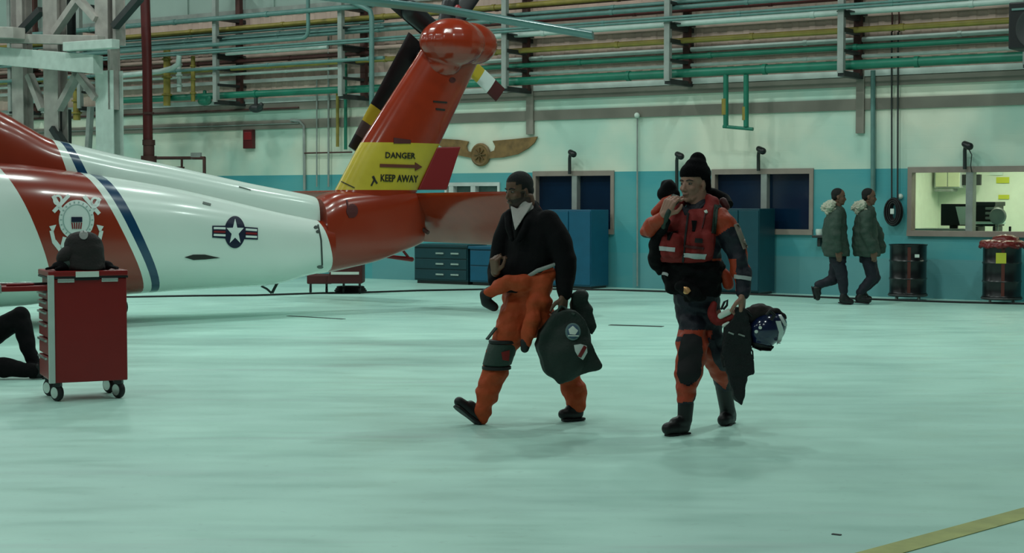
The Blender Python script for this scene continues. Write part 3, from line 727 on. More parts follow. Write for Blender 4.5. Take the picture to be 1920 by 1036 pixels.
# valves behind the rack on the left
for i, (x, ya, yb, rr, m, lb) in enumerate(((313, 88, 198, .075, 'yellow_pipe', 'thick yellow vertical pipe right of the red standpipe'), (336, 106, 172, .05, 'white_pipe', 'white vertical flanged pipe right of the thick yellow one'), (362, 105, 190, .045, 'yellow_pipe', 'thin yellow vertical pipe right of the white flanged one'), (144, 150, 225, .08, 'yellow_pipe', 'yellow valve pipe seen between the tower columns'))):
    r = trio('valve_pipe', x, yb, .75, lb, 'pipe')
    wtube('pipe_body', [(x, ya, .75), (x, yb, .75)], rr, m, None, None, r, n=14)
    for k in range(3): y = ya + (yb - ya) * (.2 + .3 * k); wtube('flange', [(x, y, .75), (x, y + 3, .75)], rr * 1.45, m, None, None, r, n=14)
for x, y, m, lb in ((480, 203, 'dark_steel', 'dark valve body hanging under the green pipe left of the tail fin'), (384, 190, 'green_pipe', 'green valve under the green pipe left of centre'), (64, 186, 'white_pipe', 'pale round pipe end seen between the left tower columns'), (62, 165, 'green_pipe', 'green valve between the left tower columns')):
    u, z = wp(x, y, .6); mb = MB(); mb.ell(W(u, .6, z), (UD * .17, ND * .12, V((0, 0, .09)))); mb.cap(W(u + .1, .62, z), .06, W(u + .24, .7, z + .06), .05); mb.cap(W(u, .6, z), .04, W(u, .6, z + .2), .04)
    mb.build('pipe_valve', m, smooth=True, label=lb, cat='valve')
# white pipe branch
wtube('branch_pipe', [(224, 142, 1.2), (300, 134, 1.2), (322, 128, 1.2), (334, 120, 1.2), (336, 104, 1.2)], .055, 'white_pipe', 'white branch pipe joining the flanged pipe from the left', 'pipe')

# ------------------------------------------------------------------ helicopter
P0 = V((-5.03, 21.0, 0)); HA = V((.854, .52, 0)).normalized(); HP = V((HA.y, -HA.x, 0)); HP = HP if HP.y < 0 else -HP
def hl(px, py, lat=0.0):      # photo point on the plane 'lat' metres to port of the centre plane
    o = P0 + HP * lat; r = ray(px, py); t = (o - CAM).dot(HP) / r.dot(HP); return CAM + r * t
def hsec(px, top, bot, w, latk=.6, n=40, p=.72, pb=None):
    pt = hl(px, top, w * latk); pb_ = hl(px, bot, w * latk)
    base = hl(px, top, 0); c = V((base.x, base.y, 0)); zt, zb = pt.z, pb_.z; zm = (zt + zb) / 2; h = (zt - zb) / 2
    return [c + HP * w * math.copysign(abs(math.cos(a)) ** p, math.cos(a)) + V((0, 0, zm + h * math.copysign(abs(math.sin(a)) ** p, math.sin(a)))) for a in (2 * math.pi * k / n for k in range(n))]
def interp(st, k=6):
    out = []
    for i in range(len(st) - 1):
        p0 = st[max(i - 1, 0)]; p1 = st[i]; p2 = st[i + 1]; p3 = st[min(i + 2, len(st) - 1)]
        for j in range(k):
            t = j / k; out.append([.5 * (2 * b + (c - a) * t + (2 * a - 5 * b + 4 * c - d) * t * t + (3 * b - a - 3 * c + d) * t ** 3) for a, b, c, d in zip(p0, p1, p2, p3)])
    out.append(list(st[-1])); return out
heli = thing('rescue_helicopter', V((P0.x, P0.y, 0)), 'white and red rescue helicopter parked behind the toolbox, tail toward the right', 'helicopter')
# stations: photo x, top y, bottom y, half width
ST = [(-620, 262, 590, 1.1), (-200, 282, 588, 1.12), (0, 300, 580, 1.08), (90, 312, 570, 1.0), (180, 326, 560, .92), (300, 347, 550, .8), (400, 369, 543, .68), (500, 392, 536, .55), (560, 404, 520, .47), (606, 413, 510, .42)]
ST = [(a, b, c, d) for a, b, c, d in ST]
hull = MB().loft([hsec(*s) for s in interp(ST, 5)])
SP = [(-620, 160, 420, .62), (-200, 170, 420, .60), (-60, 182, 420, .55), (0, 209, 420, .48), (40, 232, 430, .44), (85, 257, 430, .42), (130, 268, 440, .40), (220, 290, 450, .37), (300, 306, 460, .34), (450, 340, 470, .30), (570, 364, 470, .27), (586, 371, 470, .25)]
spine = MB().loft([hsec(*s, p=.6) for s in interp(SP, 5)])
# red tail section
def htest(): pass
M('stripe_blue', (12, 70, 105), .3, coat=.3)
def stripe_mat(name, bounds, fits):
    m = bpy.data.materials.new(name); m.use_nodes = True; nt = m.node_tree; b = nt.nodes['Principled BSDF']; L = nt.links.new
    b.inputs['Roughness'].default_value = .25; b.inputs['Coat Weight'].default_value = .5; b.inputs['Coat Roughness'].default_value = .12
    geo = nt.nodes.new('ShaderNodeNewGeometry'); sp = nt.nodes.new('ShaderNodeSeparateXYZ'); L(geo.outputs['Position'], sp.inputs[0])
    dt = nt.nodes.new('ShaderNodeVectorMath'); dt.operation = 'DOT_PRODUCT'; dt.inputs[1].default_value = HA; L(geo.outputs['Position'], dt.inputs[0])
    def mth(op, a, c):
        n = nt.nodes.new('ShaderNodeMath'); n.operation = op
        for i, v in enumerate((a, c)):
            if isinstance(v, (int, float)): n.inputs[i].default_value = v
            else: L(v, n.inputs[i])
        return n.outputs[0]
    z = sp.outputs[2]; cur = bounds[0]; 
    for col, (c0, c1, c2_) in zip(bounds[1:], fits):
        f = mth('ADD', mth('ADD', mth('MULTIPLY', mth('MULTIPLY', z, z), c2_), mth('MULTIPLY', z, c1)), c0)
        k = mth('GREATER_THAN', dt.outputs['Value'], f)
        n = nt.nodes.new('ShaderNodeMix'); n.data_type = 'RGBA'; L(k, n.inputs[0])
        if isinstance(cur, tuple): n.inputs[6].default_value = srgb(cur)
        else: L(cur, n.inputs[6])
        n.inputs[7].default_value = srgb(col); cur = n.outputs[2]
    L(cur, b.inputs['Base Color'])
    MATS[name] = m
WH, RD, BL = (215, 228, 220), (138, 42, 18), (8, 58, 92)
def fit(tree, pts, deg=2):
    zs_, ts_ = [], []
    for x, y in pts:
        h = tree.ray_cast(CAM, ray(x, y).normalized())
        if h[0] is not None: zs_.append(h[0].z); ts_.append(h[0].dot(HA))
    c = np.polyfit(zs_, ts_, deg); c = list(c[::-1]) + [0] * (2 - deg); return [float(q) for q in c]
MATS['tmp'] = MATS['heli_white']
ho = hull.build('fuselage', 'heli_white', heli, smooth=True)
ht = bvh(ho)
fits = [fit(ht, P) for P in ([(2, 316), (20, 342), (40, 372), (70, 430), (90, 500), (97, 530)], [(170, 340), (200, 375), (240, 452), (263, 520), (270, 545)], [(190, 345), (218, 382), (250, 440), (275, 510), (284, 545)], [(210, 345), (236, 380), (272, 450), (295, 520), (299, 543)])]
fits.append(fit(ht, [(590, 412), (606, 419), (612, 440), (618, 460), (624, 480)]))
stripe_mat('fuselage_paint', [WH, RD, WH, BL, WH, RD], fits); ho.data.materials[0] = MATS['fuselage_paint']
fits_root = fits[-1]
so = spine.build('spine_fairing', 'heli_white', heli, smooth=True); st_ = bvh(so)
fits = [fit(st_, P, 1) for P in ([(104, 268), (112, 290), (122, 308)], [(121, 274), (130, 292), (140, 309)], [(137, 276), (146, 293), (158, 311)])]
stripe_mat('spine_paint', [RD, WH, BL, WH], fits); so.data.materials[0] = MATS['spine_paint']
# tail pylon root
PY = [(592, 372, 514, .40), (612, 362, 511, .39), (640, 357, 505, .35), (700, 357, 490, .28), (750, 360, 471, .2), (776, 362, 461, .15), (790, 364, 454, .11)]
def psec(px, top, bot, w, n=40, p=.7):
    return hsec(px, top, bot, w, 0.5, n, p)
pyl = MB().loft([psec(*s, p=.7 - .25 * max(0, min(1, (s[0] - 620) / 120))) for s in interp(PY, 4)])
po = pyl.build('tail_root', 'heli_red', heli, smooth=True); pt_ = bvh(po)
# fin with airfoil rings
def fin_ring(y, xl, xt, th, n=28):
    a = hl(xl, y); b = hl(xt, y); d = b - a; L_ = math.hypot(d.x, d.y); ring = []
    for k in range(n):
        t = 2 * math.pi * k / n; s = (1 - math.cos(t)) / 2; hh = th / 2 * (2.6 * math.sqrt(max(s, 0)) * (1 - s) ** .8 + .25 * math.sin(math.pi * s) ** .5) * math.copysign(1, math.sin(t)) if 0 < t != math.pi else 0
        ring.append(V((a.x, a.y, a.z)) + HA * L_ * s + HP * hh)
    return ring
FN = [(372, 618, 776, .36), (355, 629, 783, .33), (312, 652, 803, .31), (270, 675, 823, .30), (190, 726, 860, .27), (120, 772, 892, .25), (80, 797, 911, .24), (62, 806, 920, .22), (54, 812, 921, .17), (42, 840, 880, .04)]
fo = MB().loft([fin_ring(*s) for s in interp(FN, 4)]).build('tail_fin', ['heli_red', 'heli_yellow'], heli, smooth=True)
z_hi = hl(740, 268).z; z_lo = hl(700, 356).z
bmf = bmesh.new(); bmf.from_mesh(fo.data)
for zz in (z_hi, z_lo): bmesh.ops.bisect_plane(bmf, geom=bmf.verts[:] + bmf.edges[:] + bmf.faces[:], plane_co=(0, 0, zz), plane_no=(0, 0, 1))
for f in bmf.faces: f.material_index = 1 if z_lo < f.calc_center_median().z < z_hi else 0; f.smooth = True
bmf.to_mesh(fo.data); bmf.free(); ft = bvh(fo)
# trailing strake
a = [hl(*q) for q in ((818, 276), (862, 275), (836, 356), (782, 356))]
MB().prism([p - HP * .05 for p in a], HP * .09).build('fin_strake', 'red_decal', heli, bevel=.015)
# gearbox fairing
c = hl(848, 80, .12); mb = MB(); mb.ell(c, (HA * .52, HP * .34, V((0, 0, .355)))); mb.ell(hl(885, 82, .05), (HA * .42, HP * .22, V((0, 0, .31))))
mb.ell(hl(830, 120, .06), (HA * .3, HP * .2, V((0, 0, .2))))
go = mb.build('gearbox_fairing', 'heli_red', heli, remesh=.02, it=5)
mb = MB(); mb.lathe(hl(858, 22, -.1), [(.06, -.05), (.07, .0), (.06, .06), (.02, .1)], 16); mb.build('beacon', 'red_decal', heli, smooth=True)
# stabilator
def slab(A, B, C, D, th, name, m):    # A root lead, B tip lead, C tip trail, D root trail
    rings = []
    for k in range(9):
        s = k / 8; a = A.lerp(B, s); d = D.lerp(C, s); nrm = (d - a).cross(B - A).normalized(); t = th * (1 - .35 * s); ring = []
        for j in range(24):
            q = 2 * math.pi * j / 24; x = (1 - math.cos(q)) / 2; hh = t / 2 * (2.6 * math.sqrt(x) * (1 - x) ** .9) * (1 if math.sin(q) >= 0 else -1)
            ring.append(a.lerp(d, x) + nrm * hh)
        rings.append(ring)
    return MB().loft(rings).build(name, m, heli, smooth=True)
slab(at(772, 362, 23.2), at(984, 358, 21.5), at(1062, 466, 22.0), at(784, 452, 23.8), .16, 'stabilator', 'heli_red')
slab(at(700, 358, 23.9), at(532, 360, 25.3), at(560, 392, 26.0), at(740, 395, 24.8), .16, 'stabilator', 'heli_red')
mb = MB(); mb.cap(at(762, 380, 23.3), .13, at(790, 430, 23.5), .10); mb.build('stabilator_hinge', 'heli_red', heli, remesh=.02)
MB().tube([at(786, 425, 23.2), at(803, 436, 23.1)], .03).build('actuator', 'rust_steel', heli, smooth=True)
MB().cap(at(708, 478, 23.2), .025, at(772, 486, 23.5), .035).build('tail_skid', 'red_decal', heli, smooth=True)
MB().tube([at(706, 478, 23.2), at(702, 462, 23.2)], .025).build('skid_strut', 'red_decal', heli)
MB().tube([at(768, 485, 23.5), at(752, 465, 23.4)], .02).build('skid_strut', 'red_decal', heli)
# hinge seam, panel lines, bolts
allh = bvh([ho, so, po, fo])
mb = MB(); decal(mb, [bar(596, 421, 602, 450, 2.5), bar(602, 450, 604, 497, 2.5), circ(592, 426, 4, 3, 10), circ(596, 434, 4, 3, 10), circ(600, 500, 6, 3, 10), bar(448, 350, 470, 356, 1.5)], allh)
decal(mb, [bar(380, 380, 395, 384, 4)], allh); mb.build('seam', 'panel_line', heli)
stripe_mat('root_paint', [WH, RD], [fits_root]); po.data.materials[0] = MATS['root_paint']
mb = MB(); decal(mb, [bar(596, 421, 602, 450, 2.5), bar(602, 450, 604, 497, 2.5), circ(592, 426, 4, 3, 10), circ(596, 434, 4, 3, 10)], allh, off=.004); mb.build('seam', 'panel_line', heli)
# dark intake slot
mb = MB(); decal(mb, [[(346, 482), (362, 477), (384, 477), (412, 483), (384, 486), (362, 487)]], allh); mb.build('slot', 'black_decal', heli)
# star insignia
cx, cy = 440, 435
mb = MB(); decal(mb, [circ(cx, cy, 19.5, 30, 36), [(398, 423), (424, 423), (424, 447), (398, 445)], [(458, 425), (483, 427), (483, 449), (458, 448)]], allh, cell=3); mb.build('insignia', 'navy_decal', heli)
mb = MB()
star = []
for k in range(10):
    a = -math.pi / 2 + k * math.pi / 5; q = 1 if k % 2 == 0 else .40; star.append((cx + 17 * q * math.cos(a), cy + 25 * q * math.sin(a)))
for k in range(0, 10, 2): decal(mb, [[(cx, cy), star[k - 1], star[k], star[k + 1]]], allh, off=.009, cell=3)
decal(mb, [bar(400, 427.5, 422, 428, 4), bar(400, 440, 422, 441, 4), bar(460, 430, 481, 431.5, 4), bar(460, 443, 481, 444, 4)], allh, off=.009, cell=3); mb.build('insignia_star', 'white_decal', heli)
mb = MB(); decal(mb, [bar(400, 434, 422, 434.5, 3.5), bar(460, 437, 481, 438, 3.5)], allh, off=.009, cell=3); mb.build('insignia_bar', 'red_decal', heli)
# emblem with crossed anchors
ex, ey = 143, 412
mb = MB(); decal(mb, [circ(ex, ey, 33, 37, 36)], allh, off=.006, cell=4)
for s in (-1, 1):
    decal(mb, [bar(ex + s * 43, ey - 15 + (4 if s > 0 else 0), ex + s * 14, ey - 46 + (2 if s > 0 else 0), 7), bar(ex + s * 44, ey - 48 + (8 if s > 0 else 3), ex - s * 10, ey + 45, 7), bar(ex + s * 47, ey + 20, ex + s * 42, ey + 42, 7), bar(ex + s * 42, ey + 40, ex + s * 28, ey + 58, 9), bar(ex + s * 28, ey + 56, ex + s * 22, ey + 32, 7), [(ex + s * 51, ey + 12), (ex + s * 38, ey + 9), (ex + s * 44, ey + 24)]], allh, off=.004, cell=4)
    cc = (ex + s * 35, ey - 37 + (4 if s > 0 else 0)); O = circ(*cc, 9, 10, 16); I = circ(*cc, 5, 6, 16)
    for k in range(16): decal(mb, [[O[k], O[(k + 1) % 16], I[(k + 1) % 16], I[k]]], allh, off=.004, cell=9)
mb.build('emblem', 'white_decal', heli)
M('emblem_grey', (150, 175, 170), .5)
mb = MB(); O = circ(ex, ey, 26, 29, 28); I = circ(ex, ey, 24.5, 27.5, 28)
for k in range(28): decal(mb, [[O[k], O[(k + 1) % 28], I[(k + 1) % 28], I[k]]], allh, off=.012, cell=9)
for k in range(22):
    a = k * 2 * math.pi / 22
    if abs(math.sin(a)) < .9 or True: decal(mb, [bar(ex + 28 * math.cos(a), ey + 31 * math.sin(a), ex + 31 * math.cos(a), ey + 34 * math.sin(a), 2.2)], allh, off=.012, cell=9)
mb.build('emblem_ring', 'emblem_grey', heli)
mb = MB(); decal(mb, [[(ex - 10, ey - 5), (ex + 10, ey - 5), (ex + 10, ey + 4), (ex - 10, ey + 4)]], allh, off=.016); mb.build('emblem_shield', 'navy_decal', heli)
mb = MB(); decal(mb, [bar(ex - 9 + k * 4.5, ey + 5, ex - 9 + k * 4.5 + (0 - (k - 2)) * .8, ey + 17, 1.8) for k in range(5)], allh, off=.016); mb.build('emblem_stripes', 'red_decal', heli)
# writing on the yellow band
for tx, ty, th_, tw in (('DANGER', 750, (291, 11), 56), ('KEEP AWAY', 748, (334, 13), 70)):
    mb = MB(); decal(mb, text_polys(tx, ty, th_[0], th_[1], tw, .03), ft, cell=50, off=.006); mb.build('warning_text', 'black_decal', heli)
mb = MB(); decal(mb, [bar(712, 310, 780, 312, 6), [(778, 304), (791, 312.5), (778, 320)]], ft, off=.006); mb.build('warning_arrow', mat('arrow_brown', (95, 40, 25), .5), heli)
mb = MB(); decal(mb, [bar(812, 190, 838, 192, 3), bar(817, 204, 834, 206, 3.5)], ft); mb.build('data_stencil', 'black_decal', heli)
mb = MB(); decal(mb, [bar(699, 330, 702, 336, 4), bar(702, 336, 696, 348, 3), bar(702, 336, 707, 344, 3), bar(640, 340, 665, 352, 1.5)], ft); mb.build('stencil_marks', 'black_decal', heli)
mb = MB(); decal(mb, [[(738, 258), (770, 262), (770, 269), (738, 269)], circ(848, 150, 6, 5, 12)], ft, off=.003); mb.build('access_panel', 'vest_dark', heli)
mb = MB(); decal(mb, [circ(660, 395, 11, 13, 16), bar(650, 375, 655, 408, 3)], allh); mb.build('access_panel', 'vest_dark', heli)
# tail rotor (starboard side, behind the fin)
tr = thing('tail_rotor', hl(830, 72, -.5), None, None); tr.parent = heli; tr.location = hl(830, 72, -.5) - heli.location
hub = hl(828, 72, -.55)
MB().lathe(hl(828, 72, -.75), [(.05, 0), (.14, .05), (.16, .15), (.12, .3), (.06, .45)], 20, ax=HP).build('hub', 'blade_black', tr, smooth=True)
def blade(tip, w0, w1, bands, lat=-.62, root=(828, 72)):
    A = hl(*root, lat); B = hl(*tip, lat); d = B - A; L_ = d.length; d.normalize(); s = d.cross(HP).normalized()
    mb = MB(); names = ['blade_black']; k0 = .08; e = [.08] + [b[0] for b in bands] + [1.0]
    mats_ = ['blade_black'] + [b[1] for b in bands]
    for i, (a, b) in enumerate(zip(e, e[1:])):
        mb.cur = i; rings = []
        for q in (a, b):
            wdt = w0 + (w1 - w0) * q; c = A + d * L_ * q; tw = .35 * (1 - q)
            ss = s * math.cos(tw) + HP * math.sin(tw); nn = HP * math.cos(tw) - s * math.sin(tw)
            rings.append([c + ss * wdt / 2 * math.cos(t) + nn * .022 * math.sin(t) for t in [2 * math.pi * j / 16 for j in range(16)]])
        mb.loft(rings)
    return mb.build('rotor_blade', mats_, tr, smooth=True)
M('blade_brown', (70, 55, 55), .5)
blade((668, 284), .40, .30, [(.66, 'heli_yellow'), (.79, 'blade_brown'), (.90, 'blade_black')], root=(790, 56))
blade((938, 178), .28, .26, [(.40, 'heli_yellow'), (.66, 'white_decal'), (.84, 'vest_dark')])
blade((985, -150), .28, .24, [(.66, 'heli_yellow'), (.84, 'white_decal')])
blade((708, -28), .32, .28, [(.8, 'blade_black')])
mb = MB(); mb.cap(hl(828, 72, -.6), .13, hl(770, 20, -.6), .16); mb.cap(hl(828, 72, -.6), .12, hl(845, 5, -.6), .13); mb.cap(hl(828, 72, -.6), .1, hl(790, 110, -.6), .12)
mb.build('hub_cuff', 'blade_black', tr, remesh=.02)
# main rotor blade and mast
mb = MB(); A = at(1112, 66, 18.0); B = at(560, -12, 18.35); C = B + (B - A).normalized() * 4.4 + V((0, 0, .25)); D = V((C.x, C.y, C.z + .12))
def bl(p, q): pass
pts = [A, A.lerp(B, .5) + V((0, 0, .05)), B, B.lerp(C, .5), C]; rings = []
dn = (B - A).normalized(); sd = dn.cross(V((0, 0, 1))).normalized(); sd = sd if sd.y < 0 else -sd
for p in pts: rings.append([p + sd * .26 * math.cos(t) + V((0, 0, 1)) * (.042 * math.sin(t) - .0 * math.cos(t)) for t in [2 * math.pi * j / 20 for j in range(20)]])
MB().loft(rings).build('main_rotor_blade', 'blade_grey', heli, smooth=True)
MB().lathe(V((C.x - .5, C.y, 3.0)), [(.35, 0), (.3, .6), (.25, .9), (.45, 1.0), (.45, 1.3), (.1, 1.5)], 24).build('rotor_mast', 'blade_black', heli, smooth=True)
MB().cap(C, .09, V((C.x - .5, C.y, C.z + .05)), .12).build('blade_root', 'blade_black', heli, smooth=True)
# tail wheel, mooring hook, brace
whl = g(212, 601); c = V((whl.x, whl.y + .1, 0))
MB().lathe(c + V((0, 0, .17)) - HP * .06, [(.05, 0), (.15, 0), (.17, .03), (.17, .09), (.15, .12), (.05, .12)], 24, ax=HP).build('tail_wheel', 'black_rubber', heli, smooth=True)
MB().tube([c + V((0, 0, .17)), c + V((-.05, 0, .65)), c + V((-.05, 0, 1.0))], .055).build('wheel_strut', 'grey_steel', heli, smooth=True)
MB().tube([hl(536, 512, 0), hl(520, 530, 0), hl(510, 549, 0)], .02).build('tail_hook', 'dark_steel', heli, smooth=True)
MB().tube([hl(490, 536, 0), hl(500, 541, 0), hl(509, 549, 0)], .015).build('tail_hook', 'dark_steel', heli, smooth=True)
# red stand behind the tail
c0 = g(592, 545); 
r = thing('tail_stand', V((at(630, 545, 27).x, 27.0, 0)), 'low red work stand on thin legs under the red tail', 'stand')
sx0, sx1 = at(578, 520, 27).x, at(682, 520, 27).x
def zz(y): return at(630, y, 27).z
MB().fbox(V((sx0, 26.8, zz(531))), V((.45 * (sx1 - sx0), 0, 0)), V((0, .45, 0)), V((0, 0, zz(514) - zz(531)))).build('tray', 'vest_dark', r, bevel=.02)
MB().prism([V((sx0 + .36 * (sx1 - sx0), 26.75, zz(530))), V((sx1, 26.75, zz(530))), V((sx1, 26.75, zz(488))), V((sx0 + .62 * (sx1 - sx0), 26.75, zz(493))), V((sx0 + .42 * (sx1 - sx0), 26.75, zz(505)))], V((0, .5, 0))).build('body', 'vest_dark', r, bevel=.02)
MB().fbox(V((sx0 + .44 * (sx1 - sx0), 26.74, zz(513))), V((.5 * (sx1 - sx0), 0, 0)), V((0, .012, 0)), V((0, 0, .045))).build('label_strip', 'paper', r)
for x in (583, 613, 645, 675):
    X = at(x, 530, 27).x; MB().tube([V((X, 26.95, zz(530))), V((X, 26.95, .09))], .02).build('leg', 'dark_steel', r)
    MB().lathe(V((X - .02, 26.95, .06)), [(.02, 0), (.06, .005), (.06, .035), (.02, .04)], 14, ax=V((1, 0, 0))).build('caster', 'black_rubber', r, smooth=True)
r = thing('floor_hose', V((at(655, 545, 27.1).x, 27.3, 0)), 'short black hose coil on the floor beneath the red stand', 'hose')
mb = MB()
for k in range(3): mb.tube([r.location + V(((.26 - .02 * k) * math.cos(t), .16 * math.sin(t), .03 + .03 * k)) for t in [2 * math.pi * j / 20 for j in range(21)]], .02, 8)
mb.build('coil', 'black_rubber', r, smooth=True)

# ------------------------------------------------------------------ red roller tool cart
A0 = V(g(97, 755)); ang = math.radians(25); ce, se = math.cos(ang), math.sin(ang); FV = V((ce, se, 0)); DV = V((-se, ce, 0)); wdt, dpt = .60, .50
A0.z = 0; A0 = A0 + DV * .03
cart = thing('tool_cart', A0 + FV * wdt / 2 + DV * dpt / 2, 'red rolling tool cart with chrome corner in the left foreground', 'tool cart')
def cb(f0, f1, d0, d1, z0, z1): return MB().fbox(A0 + FV * f0 + DV * d0 + V((0, 0, z0)), FV * (f1 - f0), DV * (d1 - d0), V((0, 0, z1 - z0)))
zt = at(150, 508, 12.55).z
cb(0.02, wdt, 0, dpt, .15, zt - .06).build('body', 'cart_red', cart, bevel=.008)
cb(-.01, wdt + .01, -.01, dpt + .01, zt - .06, zt - .045).build('lid_seam', 'black_plastic', cart)
cb(-.01, wdt + .01, -.01, dpt + .01, zt - .045, zt).build('top', 'cart_red', cart, bevel=.008)
cb(-.012, .035, -.012, .03, .15, zt - .03).build('corner_post', 'white_pipe', cart, bevel=.004)
e = [.17, .36, .50, .62, .72, .80, .87]
for i, (z0_, z1_) in enumerate(zip(e, e[1:])):
    d = cb(-.012, .02, .05, dpt - .02, z0_ + .008, z1_ - .008).build('drawer', 'cart_red', cart, bevel=.004)
    cb(-.03, -.008, .07, dpt - .04, z1_ - .03, z1_ - .014).build('handle', 'chrome', d)
d = cb(-.36, 0.0, .06, dpt - .06, .875, .915).build('drawer', 'cart_red', cart, bevel=.006, label='top drawer pulled open')
cb(-.37, -.355, .05, dpt - .05, .865, .93).build('handle', 'chrome', d)
for a, b in ((.06, .19), (.40, .53)):
    cb(a, b, -.016, -.006, zt - .09, zt - .06).build('latch', 'chrome', cart, bevel=.004)
cb(.195, .385, -.014, -.006, zt - .075, zt - .06).build('handle_slot', 'black_plastic', cart)
cb(.20, .38, -.018, -.009, zt - .05, zt - .005).build('label_plate', 'paper', cart)
for f, dd_, in ((.06, .06), (.54, .06), (.06, .44), (.54, .44)):
    q = A0 + FV * f + DV * dd_
    ca = MB().lathe(q + V((0, 0, .068)) - FV * .022, [(.02, 0), (.062, .004), (.068, .012), (.068, .034), (.062, .042), (.02, .046)], 22, ax=FV + DV * .5).build('caster', 'black_rubber', cart, smooth=True)
    MB().lathe(q + V((0, 0, .068)) - FV * .028, [(.002, 0), (.045, .002), (.045, .05), (.002, .052)], 18, ax=FV + DV * .5).build('wheel_hub', 'chrome', ca, smooth=True)
    MB().fbox(q + V((-.03, -.03, .115)), V((.06, 0, 0)), V((0, .06, 0)), V((0, 0, .04))).build('caster_fork', 'dark_steel', ca)
# things on the cart
M('cap_brown', (30, 21, 21), .75, var=.2, bump=.3, bscale=60)
c = at(158, 508, 12.75); c.z = zt
mb = MB(); mb.rings([(c + V((0, 0, .0)), .17, .13), (c + V((0, 0, .05)), .165, .13), (c + V((.0, 0, .19)), .155, .12), (c + V((-.005, 0, .25)), .14, .11), (c + V((-.01, 0, .29)), .10, .08), (c + V((-.01, 0, .31)), .03, .03)], V((1, 0, 0)), V((0, 1, 0)))
o = thing('ball_cap', c, 'dark brown cap with a round badge sitting on the red cart', 'cap')
cr = mb.build('crown', 'cap_brown', o, remesh=.01, it=4, wr=.006, wrs=12)
mb = MB(); mb.ell(c + V((-.12, -.04, .12)), (V((.09, 0, .03)), V((0, .09, 0)), V((0, 0, .08)))); mb.build('flap', 'cap_brown', o, remesh=.01)
mb = MB(); decal(mb, [circ(157, 441, 8, 8, 18)], bvh(cr)); mb.build('badge', 'grey_steel', o)
for i, (x, lb) in enumerate(((110, 'crumpled black glove at the left end of the cart top'), (200, 'crumpled black glove with blue cuff at the right end of the cart top'))):
    c = at(x + (5 if i == 0 else -5), 508, 12.66 + .14 * i); c.z = zt
    s = -1 if i == 0 else 1; mb = MB()
    mb.ell(c + V((0, 0, .035)), (V((.075, 0, 0)), V((0, .05, 0)), V((0, 0, .04))))
    for k in range(4): mb.cap(c + V((s * .04, (k - 1.5) * .022, .03)), .013, c + V((s * (.115 - .008 * abs(k - 1)), (k - 1.5) * .028, .014)), .011)
    mb.cap(c + V((-s * .03, -.03, .03)), .014, c + V((s * .02, -.08, .014)), .012)
    o = thing('work_glove', c, lb, 'glove'); mb.build('hand_shell', 'coat_black', o, remesh=.007, it=2)
    MB().cap(c + V((-s * .06, .01, .05)), .04, c + V((-s * .03, .01, .045)), .04).build('cuff', 'helmet_blue' if i else 'patch_green', o, smooth=True)
for k, (f, dd_, L_) in enumerate(((-.30, .12, .2), (-.2, .2, .22), (-.33, .3, .24))):
    p = A0 + FV * f + DV * dd_ + V((0, 0, .925)); 
    MB().cap(p, .012, p + FV * L_ + DV * .04, .009).build('hand_tool', ['red_decal', 'dark_steel', 'chrome'][k], smooth=True, label=['short red-handled tool lying in the open top drawer', 'dark tool lying in the middle of the open top drawer', 'bright metal tool at the back of the open top drawer'][k], cat='tool')
# ------------------------------------------------------------------ people
Z3 = V((0, 0, 1))
def hand(mb, wr, fd, pn, th, s=1.0, curl=(.5, .7, .6), side=None):
    """wr wrist, fd finger direction, pn palm normal (palm side), th thumb side direction"""
    fd = V(fd).normalized(); pn = V(pn); pn = (pn - fd * pn.dot(fd)).normalized(); th = V(th); th = (th - fd * th.dot(fd) - pn * th.dot(pn)).normalized()
    pl = .095 * s
    for k in range(4):
        o = (1.5 - k) * .0205 * s
        b = V(wr) + fd * (.01 * s) + th * o * .7; kn = V(wr) + fd * pl * (1 - .05 * abs(k - 1)) + th * o
        mb.cap(b, .019 * s, kn, .0135 * s)
        L_ = (.043, .047, .044, .036)[k] * s; d = fd.copy(); p = kn; rr = .0098 * s
        for j in range(3):
            a = curl[j]; rot = Matrix.Rotation(a, 3, d.cross(pn)); d = rot @ d; q = p + d * L_ * (1, .68, .55)[j]
            mb.cap(p, rr, q, rr * .9); p = q; rr *= .92
            pnn = pn
    b = V(wr) + fd * .025 * s + th * .026 * s
    m = b + (fd * .5 + th * .62 + pn * .45).normalized() * .045 * s; t = m + (fd * .75 + pn * .5 + th * .05).normalized() * .032 * s; t2 = t + (fd * .8 + pn * .55 - th * .3).normalized() * .024 * s
    mb.cap(b, .017 * s, m, .0135 * s); mb.cap(m, .0125 * s, t, .011 * s); mb.cap(t, .011 * s, t2, .009 * s)
def headframe(F, pitch=0, roll=0):
    F = V(F).normalized(); S = Z3.cross(F).normalized()      # S = person's left
    F2 = Matrix.Rotation(pitch, 3, S) @ F; U2 = F2.cross(S).normalized()
    if roll: R_ = Matrix.Rotation(roll, 3, F2); S = R_ @ S; U2 = R_ @ U2
    return F2, S, U2
